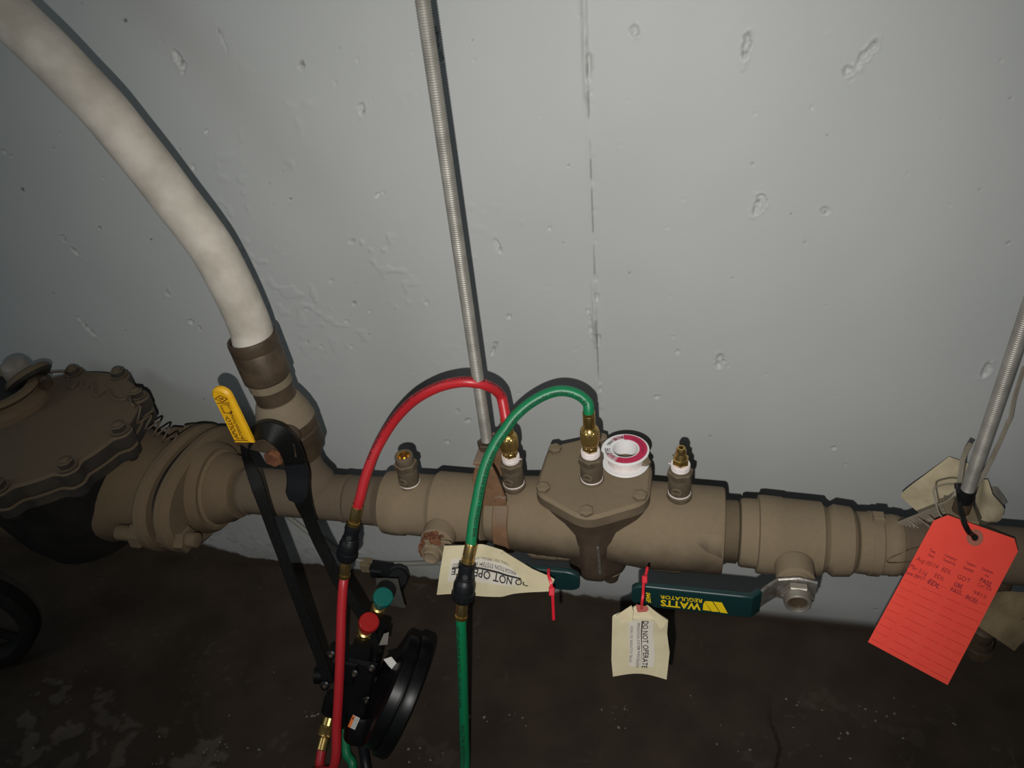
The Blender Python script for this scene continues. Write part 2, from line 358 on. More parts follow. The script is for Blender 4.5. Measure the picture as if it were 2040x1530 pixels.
# ------------------------------------------------------------------ floor: dark brown paint, flaked in places, a crack
xa = np.concatenate([[-4.0, -3.0, -2.2, -1.8, -1.5], np.arange(-1.30, 0.56, 0.0026), [0.7, 1.0, 1.5, 2.4]])
ya = np.concatenate([[-2.0, -1.5, -1.0, -0.7], np.arange(-0.50, 0.003, 0.0026)])
X, Yf = np.meshgrid(xa, ya, indexing='ij'); Zf = 0.0012 * (fbm(X, Yf, 0.09, 41, 4) - 0.5)
T = np.ones(X.shape + (3,))
chip = np.zeros_like(X)
for (u, v, r, th) in [(95, 1420, .055, .50), (140, 1490, .075, .47), (60, 1500, .05, .52), (205, 1515, .03, .5), (335, 1490, .03, .53), (395, 1485, .022, .50), (355, 1515, .035, .53), (410, 1520, .02, .52), (870, 1515, .035, .57), (560, 1505, .04, .60), (620, 1420, .015, .56), (790, 1520, .04, .6),
                      (1000, 1425, .02, .60), (1225, 1435, .025, .58), (1640, 1405, .03, .57), (1700, 1430, .03, .57), (1760, 1448, .025, .57), (1610, 1440, .02, .58), (1830, 1420, .02, .57), (1820, 1470, .03, .60), (1920, 1440, .03, .60)]:
    p = atz(u, v, 0); d = np.hypot((X - p.x) / 1.3, Yf - p.y) / r
    k = fbm(X, Yf, 0.022, 61, 5) - 0.16 * d ** 2 + (0.5 - th)
    chip = np.maximum(chip, sst(0.50, 0.54, k) * (1 if v > 1405 and u < 460 else 0.30) * (d < 2))
chip = np.maximum(chip, 0.35 * sst(0.80, 0.86, vnoise(X, Yf, 0.007, 71)) * sst(0.55, 0.7, fbm(X, Yf, 0.1, 72, 2)))
c3 = (1.5 + 1.0 * fbm(X, Yf, 0.03, 73, 4))[..., None] * np.array([0.95, 1.05, 1.15])
T = T * (1 - chip[..., None]) + chip[..., None] * c3
T *= (0.75 + 0.5 * fbm(X, Yf, 0.12, 81, 5))[..., None]
Zf -= 0.0012 * chip
# crack running out from the wall
pts = [atz(u, v, 0) for u, v in ((1540, 1250), (1538, 1330), (1534, 1400), (1533, 1430), (1548, 1465), (1556, 1490), (1550, 1510), (1546, 1530))] + [V((0.045, -0.6, 0))]
yy = np.array([p.y for p in pts])[::-1]; xx = np.array([p.x for p in pts])[::-1]
dc = np.abs(X - np.interp(Yf, yy, xx) - 0.003 * (fbm(Yf, X * 0, 0.02, 15, 3) - 0.5))
ck = sst(0.0026, 0.0006, dc) * sst(-0.10, -0.20, Yf)
T *= (1 - 0.75 * ck[..., None]); Zf -= 0.002 * ck
floor = grid_slab('floor', xa, ya, np.stack([X, Yf, Zf], -1), T, m_floor, (0, 0, -0.1))

# ------------------------------------------------------------------ the pipe line along the wall
G = 0.13; AZ = 0.3143
def AX(u): return at(u, 990 + 0.0897 * (u - 680), G).x
def hp(u, h): return h * depth((AX(u), -G, AZ)) / F
def prof(lst): return [(AX(u), hp(u, h)) for u, h in lst]
O0 = V((0, -G, AZ)); EX = V((1, 0, 0)); EY = V((0, 1, 0)); EZ = V((0, 0, 1))
def axis_body(mb, lst, m, seg=48, z=AZ): return mb.lathe(prof(lst), V((0, -G, z)), EX, m, seg)
def threads(u0, u1, h, n=9):
    out = []
    for i in range(n):
        a = u0 + (u1 - u0) * i / n; out += [(a, h), (a + (u1 - u0) * 0.5 / n, h - 2.2)]
    return out
def cyl_text(mb, s, x0, x1, a0, da, r, m, flip=False, bold=0.0):
    # lettering lying on a tube round the pipe axis; a0 = angle from straight-out-of-wall towards up
    def fn(x, y):
        if flip: x, y = 1 - x, 1 - y
        a = a0 + (y - 0.5) * da; return V((x0 + (x1 - x0) * x, -G - math.cos(a) * r, AZ + math.sin(a) * r))
    mb.text(s, fn, m, bold)

# big meter at the left
MC = V((-0.825, -0.148, 0.0)); CZ = 0.420
meter = thing('water_meter', 'large dusty cast meter with round bolted cover at the left edge', 'water meter', (MC.x, MC.y, 0.20))
mb = MB(); mb.lathe([(0.215, 0.04), (0.23, 0.070), (0.27, 0.088), (0.33, 0.102), (0.37, 0.102), (0.385, 0.108), (0.39, 0.108)], (MC.x, MC.y, 0), EZ, m_bowl, 48)
mb.lathe([(-0.10, 0.085), (-0.085, 0.095), (0.03, 0.094), (0.05, 0.088), (0.085, 0.078), (0.125, 0.063), (0.150, 0.056), (0.1563, 0.055)], (MC.x, -G, AZ - 0.004), EX, m_flange, 48)
mb.build('meter_body', meter)
mb = MB(); nb = 10; poly = []
for i in range(180):
    a = 2 * PI * i / 180; d = (a / (2 * PI) * nb) % 1; d = min(d, 1 - d) / nb * 2 * PI * 0.125
    poly.append(((0.124 + 0.012 * math.exp(-(d / 0.013) ** 4)) * math.cos(a), (0.124 + 0.012 * math.exp(-(d / 0.013) ** 4)) * math.sin(a)))
mb.prism(poly, (MC.x, MC.y, CZ - 0.022), EX, EY, EZ, 0.022, m_iron, 0.003)
mb.prism([(x * 0.99, y * 0.99) for x, y in poly], (MC.x, MC.y, CZ - 0.040), EX, EY, EZ, 0.0165, m_iron, 0.002)
mb.build('cover', meter)
for i in range(nb):
    a = 2 * PI * i / nb; p = V((MC.x + 0.122 * math.cos(a), MC.y + 0.122 * math.sin(a), CZ - 0.0005))
    mb = MB(); mb.lathe([(0, 0.0125), (0.0015, 0.0128), (0.002, 0.0128)], p, EZ, m_iron, 20)
    mb.hexa(p + EZ * 0.002, EZ, 0.0095, 0.008, m_iron, 0.001, a0=a * 3 + 0.3); mb.lathe([(0.009, 0.0065), (0.0115, 0.006), (0.0125, 0.004)], p, EZ, m_iron, 14)
    mb.lathe([(-0.046, 0.006), (-0.04, 0.009), (0.0005, 0.009)], p, EZ, m_iron, 12); mb.build('cover_bolt', meter)
rc = atz(10, 808, CZ); rc.z = CZ
mb = MB(); mb.lathe([(-0.001, 0.058), (0.008, 0.057), (0.014, 0.050), (0.02, 0.050), (0.026, 0.055), (0.031, 0.053), (0.030, 0.042), (0.024, 0.040)], rc, EZ, m_flange, 48, cap1=False)
reg = mb.build('register_housing', meter)
mb = MB(); mb.lathe([(0.022, 0.0395), (0.0245, 0.0395)], rc, EZ, m_dark, 40); mb.build('register_glass', reg)
mb = MB(); hb = rc + V((0.045, 0.03, 0.02))
lidn = V((-0.55, 0.25, 0.75)).normalized(); lx, ly, lz = frame(lidn, EX)
lc = rc + V((0.030, 0.030, 0.022))
mb.prism([(0.034 * math.cos(2 * PI * i / 24), 0.030 * math.sin(2 * PI * i / 24)) for i in range(24)], lc, lx, ly, lz, 0.012, m_iron, 0.004)
mb.box(hb, EX, EY, EZ, 0.022, 0.012, 0.02, m_bronze, 0.002); mb.tube([hb + V((-.016, 0, .008)), hb + V((.016, 0, .008))], 0.005, m_bronze)
mb.build('register_lid', reg)
mb = MB(); cc = dep(32, 735, depth(rc) + 0.005); mb.lathe([(-0.026, 0.016), (-0.018, 0.019), (0.002, 0.0185), (0.010, 0.015), (0.014, 0.007)], cc, V((0.1, -0.2, 1)), m_glass, 28); mb.build('seal_cap', reg)
# seal wire
wpx = [(80, 742), (105, 742), (125, 741), (134, 746), (138, 768), (146, 770), (158, 755), (163, 768), (172, 772), (183, 757), (184, 780), (192, 788), (212, 774), (218, 786), (232, 796), (250, 795), (258, 786)]
wp = [atz(u, v, CZ + 0.003) for u, v in wpx] + [dep(262, 803, 0.985), dep(272, 812, 0.99), dep(280, 808, 1.0), dep(278, 822, 1.0)]
c0, c1 = dep(282, 832, 1.01), dep(366, 893, 1.03); ax = (c1 - c0); ex, ey, ez = frame(ax)
coil = []
for i in range(10 * 14 + 1):
    t = i / (10 * 14); a = 2 * PI * 5 * t + 2.0; coil.append(c0 + ax * t + (ex * math.cos(a) + ey * math.sin(a)) * 0.0095)
mb = MB(); mb.tube(catmull(wp, 6) + coil[2:] + [dep(376, 899, 1.02), dep(384, 902, 1.01)], 0.0013, m_pipe, 8)
tag(mb.build('seal_wire', loc=wp[0]), 'thin grey seal wire wavy over the meter cover and coiled beside it', 'wire')

# dark rim at the lower left
mb = MB(); ring = thing('round_rim', 'dark round metal rim standing below the meter at the left edge', 'wheel rim', (-1.04, -0.245, 0.0))
rcn = V((-1.045, -0.245, 0.098)); rax = V((0.35, -0.93, 0.05))
mb.lathe([(-0.016, 0.072), (-0.016, 0.088), (-0.012, 0.094), (0.012, 0.094), (0.016, 0.088), (0.016, 0.074), (0.008, 0.070), (-0.008, 0.070)], rcn, rax, m_bowl, 56, cap0=False, cap1=False)
mb.build('rim', ring)
mb = MB(); mb.lathe([(-0.02, 0.02), (-0.02, 0.028), (0.02, 0.028), (0.02, 0.012)], rcn, rax, m_bowl, 28); ex, ey, ez = frame(rax)
hub = mb.build('hub', ring)
for k in range(4):
    a = PI / 4 + k * PI / 2; d = ex * math.cos(a) + ey * math.sin(a); mb = MB(); mb.tube([rcn + d * 0.024, rcn + d * 0.074], 0.007, m_rust if k == 0 else m_bowl, 10); mb.build('spoke', ring)

# oval flange pair with two bolts
fl_ = thing('oval_flange', 'dusty brown oval flange pair with bolts between meter and pipe', 'flange', (AX(400), -G, AZ - 0.09))
def oval(s=1.0, tilt=-0.10):
    pts = []
    for i in range(72):
        a = 2 * PI * i / 72; c, q = math.cos(a), math.sin(a)
        r = 1.0 / ((abs(c) / 0.108) ** 2.2 + (abs(q) / 0.070) ** 2.2) ** (1 / 2.2); r = max(r, 0.0) * s
        y, z = r * c, r * q; pts.append((y * math.cos(tilt) - z * math.sin(tilt), y * math.sin(tilt) + z * math.cos(tilt)))
    return pts
xf = -0.668
mb = MB(); mb.prism(oval(0.97), (xf, -G, AZ), EY, EZ, EX, 0.020, m_flange, 0.006); mb.build('flange_plate', fl_)
mb = MB(); mb.prism(oval(0.80), (xf + 0.0195, -G, AZ), EY, EZ, EX, 0.0075, m_bowl); mb.build('gasket', fl_)
mb = MB(); mb.prism(oval(0.95), (xf + 0.0265, -G, AZ), EY, EZ, EX, 0.024, m_flange, 0.008)
mb.lathe([(0, 0.063), (0.010, 0.060), (0.015, 0.056)], (xf + 0.048, -G, AZ), EX, m_flange, 48); mb.build('flange_plate', fl_)
mb = MB(); mb.lathe([(0, 0.050), (0.004, 0.051), (0.010, 0.0475), (0.025, 0.044), (0.029, 0.040), (0.036, 0.038), (0.037, 0.036)], (xf + 0.059, -G, AZ), EX, m_flange, 48)
mb.build('threaded_hub', fl_)
mb = MB(); mb.lathe([(0, 0.0515), (0.003, 0.0525), (0.006, 0.0495)], (xf + 0.0615, -G, AZ), EX, m_brassd, 48); tag(mb.build('brass_ring', fl_), 'brass ring showing at the hub')
for s, zz in ((-1, -0.012), (1, 0.016)):
    p = V((xf - (.014 if s > 0 else 0), -G + s * 0.083, AZ + zz)); mb = MB(); mm = m_flange if s < 0 else m_rust
    mb.lathe([(-0.045, 0.009), (-0.043, 0.0105), (0.062, 0.0105), (0.063, 0.009)], p, EX, m_flange, 16)
    mb.hexa(p + EX * -0.020, EX, 0.0175, 0.016, m_flange, 0.0015); mb.hexa(p + EX * 0.046, EX, 0.0175, 0.014, mm, 0.002, a0=0.4)
    mb.lathe([(0.058, 0.0105), (0.072, 0.0095), (0.073, 0.006)], p, EX, mm, 16)
    mb.build('flange_bolt', fl_)

# tee between flange and left valve, with the branch saddle
B0 = V((-0.464, -G, AZ)); B1 = V((-0.4855, -0.124, 0.545)); BA = (B1 - B0).normalized()
def bz(u, v): return (at(u, v, 0.128).z - B0.z) / BA.z
tee = thing('pipe_tee', 'dusty brown pipe tee carrying the upright hose branch', 'pipe', (AX(600), -G, AZ - 0.03))
mb = MB(); axis_body(mb, [(490, 46), (494, 47.5), (496, 49), (500, 49), (502, 46.5), (688, 46), (689, 48), (697, 48), (698, 45)], m_pipe)
mb.build('run_pipe', tee)
mb = MB(); mb.lathe([(-0.005, 0.028), (0.026, 0.030), (0.034, 0.0265), (0.046, 0.023), (0.058, 0.0225), (0.075, 0.024)], B0, BA, m_pipe, 36); mb.build('branch_neck', tee)
valve = thing('ball_valve', 'upright branch ball valve with yellow lever under the white hose', 'valve', B0 + BA * 0.07)
mb = MB(); mb.lathe([(0.068, 0.024), (0.069, 0.028), (0.076, 0.030), (0.084, 0.035), (0.108, 0.0358), (0.110, 0.034), (0.112, 0.034), (0.114, 0.0362), (0.124, 0.0358)], B0, BA, m_bronze, 44)
mb.lathe([(0.1235, 0.0358), (0.138, 0.0325), (0.150, 0.028), (0.154, 0.0262), (0.156, 0.024)], B0, BA, m_cream, 44)
mb.build('valve_body', valve)
PV = V((-0.455, -0.165, 0.4400))
mb = MB(); mb.lathe([(-0.01, 0.014), (0.012, 0.013), (0.012, 0.008), (0.036, 0.0075)], PV, -EY, m_bronze, 20); mb.hexa(PV - EY * 0.030, -EY, 0.011, 0.008, m_rust, 0.001); mb.build('stem', valve)
LY = -0.193
p_a, p_b = at(560, 892, -LY), at(494, 885, -LY); top = at(440, 778, -LY - 0.006 + 0.012)
mb = MB(); mb.ribbon([p_a + V((0.018, 0, -.002)), p_a, p_b.lerp(p_a, 0.45), p_b + V((0.006, -0.003, 0.004)), p_b + V((0.0, -0.006, 0.016))], EZ, [0.02, 0.024, 0.02, 0.016, 0.016], 0.0035, m_bronze)
hn = mb.build('lever', valve)
sb = at(487, 880, 0.199); stp = at(436, 770, 0.199); d = (stp - sb); L_ = d.length; ey_ = d.normalized(); ex_ = ey_.cross(V((0, -1, 0))).normalized()
ex_ = -ex_ if ex_.x < 0 else ex_; ez_ = ex_.cross(ey_)
hw = 0.0118; poly = [(-hw * 0.92, 0), (hw * 1.15, 0)] + [(hw * math.cos(a), L_ - hw + hw * math.sin(a)) for a in np.linspace(0, PI, 14)]
mb = MB(); mb.prism(poly, sb + ez_ * -0.0045, ex_, ey_, ez_, 0.009, m_yellow, 0.0028)
fz = 0.0047
def yt(cx, cy, wx, hy, rot):                # text on the yellow sleeve: centre, length, height, turned by rot
    c, s_ = math.cos(rot), math.sin(rot)
    return lambda x, y: sb + ex_ * (cx + (x - .5) * wx * c - (y - .5) * hy * s_) + ey_ * (cy + (x - .5) * wx * s_ + (y - .5) * hy * c) + ez_ * fz
mb.text('APOLLO', yt(-0.0035, L_ * 0.30, 0.030, 0.0058, PI / 2), m_inkbr, 0.02, 0.15); mb.text('®', yt(-0.0035, L_ * 0.51, 0.003, 0.003, PI / 2), m_inkbr, 0.03)
mb.text('INTERNATIONAL', yt(0.0038, L_ * 0.36, 0.040, 0.0040, PI / 2), m_inkbr, 0.02)
mb.text('APPROVED', yt(0, L_ * 0.755, 0.0165, 0.0022, 0), m_inkbr, 0.03); mb.text('FM', yt(0, L_ * 0.83, 0.0052, 0.0027, 0), m_inkbr, 0.03); mb.text('175', yt(0.001, L_ * 0.725, 0.0052, 0.0018, 0), m_inkbr, 0.02)
mb.text('OPEN', yt(-0.0045, L_ * 0.645, 0.011, 0.0026, PI / 2), m_inkbr, 0.03); mb.text('CLOSE', yt(0.0052, L_ * 0.66, 0.012, 0.0024, PI / 2), m_inkbr, 0.03)
mb.text('(', yt(0.0005, L_ * 0.585, 0.0022, 0.012, PI / 2), m_inkbr, 0.02)
mb.text('600 WOG', yt(0.001, L_ * 0.105, 0.012, 0.0016, 0), m_inkbr, 0.02)
def yl(x0, y0, x1, y1, t=0.0005):
    a = V((x0, y0)); b = V((x1, y1)); n = V((-(b - a).y, (b - a).x)).normalized() * t
    mb.quad([sb + ex_ * p.x + ey_ * p.y + ez_ * fz for p in (a - n, b - n, b + n, a + n)], m_inkbr)
cyd = L_ * 0.83
for a, b in (((-.0078, 0), (0, .0042)), ((0, .0042), (.0078, 0)), ((.0078, 0), (0, -.0042)), ((0, -.0042), (-.0078, 0))): yl(a[0], cyd + a[1], b[0], cyd + b[1])
yl(-0.008, L_ * 0.075, 0.009, L_ * 0.075); 
tag(mb.build('lever_sleeve', hn), 'yellow vinyl sleeve with dark lettering')
coup = thing('hose_coupling', 'dark bronze coupling joining the white hose to the branch valve', 'coupling', B0 + BA * 0.156)
mb = MB(); mb.lathe([(0.157, 0.0238), (0.175, 0.0242), (0.1755, 0.0225)], B0, BA, m_bronze, 40); mb.build('nipple', coup)
mb = MB(); mb.lathe([(0.1755, 0.0238), (0.1758, 0.0256), (0.1845, 0.0256), (0.185, 0.0248)], B0, BA, m_cream, 40); tag(mb.build('sealing_band', coup), 'pale band of sealing compound')
z0 = 0.1850
mb = MB(); mb.lathe([(z0, 0.0250), (z0 + .003, 0.0278), (z0 + .040, 0.0282), (z0 + .041, 0.0277), (z0 + .042, 0.0282), (z0 + .053, 0.0284), (z0 + .056, 0.0278), (z0 + .056, 0.0248), (z0 + .040, 0.0244)], B0, BA, m_bronze, 44, cap1=False); mb.build('coupling_body', coup)
# white hose rising from the coupling
hpx = [(-150, -130), (-60, -50), (31, 41), (95, 102), (154, 163), (206, 217), (252, 273), (302, 335), (350, 398), (392, 452), (425, 499), (458, 560), (484, 615), (500, 655)]
hpts = [at(u, v, 0.120) for u, v in hpx] + [B0 + BA * (z0 + 0.048)]
mb = MB(); mb.tube(catmull(hpts, 6), 0.0236, m_hose, 40); tag(mb.build('white_hose', loc=hpts[-1]), 'thick chalky white curved hose sweeping to the top left', 'hose')

# nipple and left ball valve
mb = MB(); axis_body(mb, [(698.5, 44), (700, 47), (704, 48), (756, 49)] + threads(757, 772, 50, 6), m_pipe)
tag(mb.build('pipe_nipple', loc=(AX(735), -G, AZ - 0.03)), 'short dusty pipe nipple left of the first test cock', 'pipe')
lv = thing('ball_valve', 'left dusty ball valve with rusted stem below the open test cock', 'valve', (AX(870), -G, AZ - 0.045))
mb = MB(); axis_body(mb, [(771, 52), (773, 62), (790, 64), (812, 63.5), (816, 61), (862, 62), (866, 64), (874, 70.5), (966, 70.5), (971, 68), (975, 60)], m_valve)
mb.build('valve_body', lv)
def stem(parent, X, y0, y1, rr, rusty, uz=AZ):
    mb = MB(); mb.lathe([(0, rr * 1.25), (0.022, rr * 1.2), (0.024, rr * 1.0), (0.028, rr * 0.95)], (X, y0, uz), -EY, m_rust if rusty else m_valve, 28)
    mb.build('stem_neck', parent)
SX = -0.2835
stem(lv, SX, -0.165, 0, 0.0165, False)
mb = MB(); mb.hexa((SX, -0.1995, AZ), -EY, 0.0150, 0.008, m_valve, 0.0015, ref=EX); mb.lathe([(0.008, 0.0110), (0.0135, 0.0105), (0.0145, 0.0090), (0.012, 0.0072), (0.011, .003)], (SX, -0.1995, AZ), -EY, m_valve, 28); mb.build('stem_nut', lv)
mb = MB()
for i in range(120):
    a = 0.9 + random.random() * 4.2; yy_ = -0.185 - random.random() * 0.020; r = 0.0155 + random.random() * 0.002
    mb.lathe([(-0.003, 0.0008), (0, 0.0022 * (0.5 + random.random())), (0.0015, 0.0008)], (SX + math.cos(a) * r, yy_, AZ + math.sin(a) * r), V((math.cos(a), 0.2, math.sin(a))), m_rust, 6)
tag(mb.build('rust_crust', lv), 'orange crust of flaking rust', kind='stuff')
def lever(parent, px, x_end, y0, y1, zc, wid, jog, sg=-1, mt=None, stub=.019, k0=1.0):
    mt = mt or m_steel
    # flat steel tang from the stem, then a vinyl sleeve running left, parallel to the wall
    mb = MB(); s = V((px, y0, zc))
    q = lambda t, y: s + V((sg * t, y, 0)); h = y1 - y0
    mb.ribbon([q(-stub, 0), q(0, 0), q(.020, 0), q(.032, h * .4), q(jog, h), q(jog + .03, h)], EZ, [wid * 0.9 * k0, wid * 1.15 * k0, wid * 0.85, wid * 0.8, wid * 0.75, wid * 0.7], 0.0038, mt)
    lo = mb.build('lever', parent)
    mb = MB(); P = [q(jog - .006, h * .70), q(jog + .002, h)] + [V((x, y1, zc)) for x in np.linspace(px + sg * (jog + .012), x_end - sg * wid * .5, 6)]
    P += [V((x_end - sg * wid * .5 * math.cos(k), y1, zc)) for k in np.linspace(.25, PI / 2 * .98, 7)]
    R = []
    for i, p in enumerate(P):
        T = (P[min(i + 1, len(P) - 1)] - P[max(i - 1, 0)]).normalized(); N_ = T.cross(EZ); N_ = -N_ if N_.y > 0 else N_
        e = min(1, max(0, abs(p.x - x_end)) / (wid * 0.5)); k = 0.45 + 0.55 * math.sqrt(max(0.0, 1 - (1 - e) ** 2))
        hw_ = .5 * wid * k; rr_ = .0030; ring_ = []
        for cz, cy, a0 in ((hw_ - rr_, .0042 - rr_, 0), (-hw_ + rr_, .0042 - rr_, 1), (-hw_ + rr_, -.0042 + rr_, 2), (hw_ - rr_, -.0042 + rr_, 3)):
            for b_ in range(5): a = (a0 + b_ / 4) * PI / 2; ring_.append(p + EZ * (cz + rr_ * math.cos(a)) + N_ * (cy + rr_ * math.sin(a)))
        R.append(ring_)
    mb.rings(R, m_teal)
    return lo, mb, y1 - 0.0045
lo, mb, yf = lever(lv, SX, -0.1070, -0.1975, -0.2235, AZ, 0.031, 0.045, 1, m_valve, .012, .8)
mb.build('lever_sleeve', lo)

# backflow preventer
bf = thing('backflow_preventer', 'dusty backflow preventer with hexagonal bolted cover in the middle', 'backflow preventer', (AX(1190), -G, 0.235))
mb = MB(); axis_body(mb, [(978, 60), (984, 62), (1004, 64), (1008, 71), (1030, 74), (1075, 78), (1140, 80), (1225, 82), (1262, 84), (1285, 87), (1436, 86.5), (1440, 84)], m_body)
R8 = hp(1400, 86.5) + .0006
def on_body(u, v):                           # the point of the round end under a pixel
    d = ray(u, v); oy, oz = CAM.y + G, CAM.z - AZ; A_, B_, C_ = d.y ** 2 + d.z ** 2, 2 * (oy * d.y + oz * d.z), oy * oy + oz * oz - R8 * R8
    return CAM + d * ((-B_ - math.sqrt(max(0, B_ * B_ - 4 * A_ * C_))) / (2 * A_))
TL_, TR_, BL_, BR_ = (1364, 1061), (1439, 1064), (1408, 1100), (1437, 1112)
mb.rings([[on_body((TL_[0] * (1 - a) + TR_[0] * a) * (1 - b) + (BL_[0] * (1 - a) + BR_[0] * a) * b, (TL_[1] * (1 - a) + TR_[1] * a) * (1 - b) + (BL_[1] * (1 - a) + BR_[1] * a) * b) for a in np.linspace(0, 1, 9)] for b in np.linspace(0, 1, 9)], m_bonnet, False, False, False)   # flat rubbed clear of dust
axis_body(mb, [(1436, 74), (1441, 66)] + threads(1442, 1470, 63, 8) + [(1470, 58)], m_body)
# bonnet below the cover, tapering down to the clapper bowl
hexv = [atz(u, v, 0.376) for u, v in ((1063, 985), (1165, 1042), (1293, 1005), (1301, 925), (1200, 868), (1092, 893))]
hc = sum(hexv, V()) / 6
hx = [(p.x - hc.x, p.y - hc.y) for p in hexv]
def rounded(poly, r, n=6):
    out = []; k = len(poly)
    for i in range(k):
        a, b, c = V(poly[i - 1]), V(poly[i]), V(poly[(i + 1) % k]); d1 = (a - b).normalized(); d2 = (c - b).normalized()
        p, q = b + d1 * r, b + d2 * r
        for j in range(n + 1): t = j / n; out.append(tuple(p * (1 - t) ** 2 + b * 2 * t * (1 - t) + q * t * t))
    return out
hxr = rounded(hx, 0.018)
bon = MB()
def sq(a, b, n=len(hxr), p=2.6):             # soft rectangle with as many points as the hexagon, matched by direction
    out = []
    for x, y in hxr:
        t = math.atan2(y / .073, x / .064); c, q = math.cos(t), math.sin(t); r = (abs(c) ** p + abs(q) ** p) ** (-1 / p); out.append((a * c * r, b * q * r))
    return out
sec = [(0.362, .93, 0, .060, .066), (0.353, .90, 0.1, .058, .066), (0.340, .82, 0.45, .044, .065), (0.322, .8, 0.9, .034, .0645), (0.306, .8, 1, .0305, .064), (0.290, .8, 1, .032, .0635), (0.276, .8, 1, .0365, .062), (0.264, .8, 1, .0375, .058), (0.256, .8, 1, .033, .050), (0.251, .8, 1, .024, .038)]
bon.rings([[V((hc.x + .003 + x0 * k * (1 - b) + x1 * b, hc.y - .001 + y0 * k * (1 - b) + y1 * b, z)) for (x0, y0), (x1, y1) in zip(hxr, sq(a_, b_))] for z, k, b, a_, b_ in reversed(sec)], m_bonnet)
for dx, r in ((-.006, .009), (.020, .010)): bon.lathe([(0.243, r * .5), (0.246, r * .9), (0.262, r * 1.3)], (hc.x + dx, hc.y - .036, 0), EZ, m_bonnet, 18)
for u, v, r in ((1085, 1108, .012), (1395, 1128, .012), (1330, 1135, .010), (1110, 1112, .010)):
    p = at(u, v - 12, 0.155); mb.lathe([(-0.02, r * .7), (-.014, r), (0.014, r), (0.02, r * .7)], p, EX, m_body, 14)
bon.ribbon([V((hc.x + .010, hc.y - .0655, .330)), V((hc.x + .011, hc.y - .0640, .308)), V((hc.x + .011, hc.y - .0630, .284))], EX, [.0035, .003, .004], 0.003, m_steel)   # bare metal streak on the rib
def flat_text(mb, s, c, ex, ey, n, w_, h_, m, **k): mb.text(s, lambda x, y: V(c) + V(ex) * ((x - .5) * w_) + V(ey) * ((y - .5) * h_) + V(n), m, **k)
cyl_text(mb, '2" 007 M1', AX(1076), AX(1146), -0.55, 0.11, hp(1110, 80.5), m_cream, bold=0.01)
cyl_text(mb, 'FLOW', AX(1285), AX(1345), -0.62, 0.13, hp(1315, 93), m_valve)
mb.build('body', bf); tag(bon.build('bonnet', bf), 'dark brown tapering bonnet under the cover')
mb = MB(); mb.prism(hxr, (hc.x, hc.y, 0.361), EX, EY, EZ, 0.019, m_body, 0.0035); cov = mb.build('cover', bf)
for i in range(6):
    p = V((hc.x + hx[i][0] * 0.84, hc.y + hx[i][1] * 0.84, 0.3795)); mb = MB(); mb.hexa(p, EZ, 0.0082, 0.0055, m_body, 0.0008, a0=i * 0.7); mb.lathe([(0.005, 0.0055), (0.0062, 0.005)], p, EZ, m_body, 16); mb.build('cover_bolt', bf)

# right ball valve
rv = thing('ball_valve', 'right dusty ball valve with lettered dark green lever', 'valve', (AX(1590), -G, AZ - 0.045))
mb = MB(); axis_body(mb, [(1471, 58), (1473, 66), (1478, 68), (1506, 69), (1508, 77), (1516, 78), (1554, 77), (1557, 75.5), (1632, 74), (1636, 68), (1645, 63), (1650, 66), (1658, 71.5), (1690, 69), (1697, 63), (1701, 56)], m_valve)
cyl_text(mb, '600', AX(1592), AX(1618), 1.05, 0.14, hp(1600, 76), m_cream, True); cyl_text(mb, 'WOG', AX(1582), AX(1612), 1.32, 0.10, hp(1600, 76), m_cream, True)
mb.build('valve_body', rv)
SXR = 0.1205
stem(rv, SXR, -0.172, 0, 0.0165, False)
mb = MB(); mb.hexa((SXR, -0.2085, AZ), -EY, 0.0165, 0.009, m_chrome, 0.0012, ref=EX, a0=0); mb.lathe([(0.009, 0.0142), (0.013, 0.0142), (0.0165, 0.0132), (0.0175, 0.0118), (0.0165, 0.0102), (0.0130, 0.0098), (0.0125, .002)], (SXR, -0.2085, AZ), -EY, m_chrome, 36); mb.build('stem_nut', rv)
mb = MB(); mb.lathe([(0.0120, .0094), (0.0138, .0094)], (SXR, -0.2085, AZ), -EY, m_bronze, 24); mb.build('stem_end', rv)
lo, mb, yf = lever(rv, SXR, -0.0497, -0.2060, -0.2330, AZ, 0.034, 0.046)
def lt(x0, x1, z0_, z1_, rot=None):          # writing on the lever face, upside down as mounted
    return lambda x, y: V((x1 + (x0 - x1) * x, yf - 0.0002, z1_ + (z0_ - z1_) * y))
zx = lambda u, v: (at(u, v, -yf).x, at(u, v, -yf).z)
def on(u, v): p = at(u, v, -yf); return V((p.x, yf - 0.0002, p.z))
def qtext(mb, s, c0, c1, c2, c3, m, **k):    # text fitted into a quad: start-bottom, end-bottom, end-top, start-top
    mb.text(s, lambda x, y: (V(c0) * (1 - x) + V(c1) * x) * (1 - y) + (V(c3) * (1 - x) + V(c2) * x) * y, m, **k)
qtext(mb, 'WATTS', on(1397, 1202), on(1316, 1194), on(1316, 1207), on(1396, 1216), m_inky, bold=0.035)
qtext(mb, 'REGULATOR', on(1399, 1193), on(1315, 1185), on(1315, 1192), on(1398, 1201), m_inky, bold=0.02)
qtext(mb, '0443F', on(1286, 1180), on(1287, 1200), on(1297, 1201), on(1296, 1181), m_inky, bold=0.03, shear=0.2)
for q in (((1401, 1203), (1404, 1198), (1416, 1217), (1400, 1215)), ((1404, 1197), (1419, 1198), (1433, 1219), (1418, 1218)), ((1421, 1198), (1438, 1200), (1450, 1222), (1435, 1220))): mb.quad([on(*p) for p in q], m_inky)
mb.build('lever_sleeve', lo)

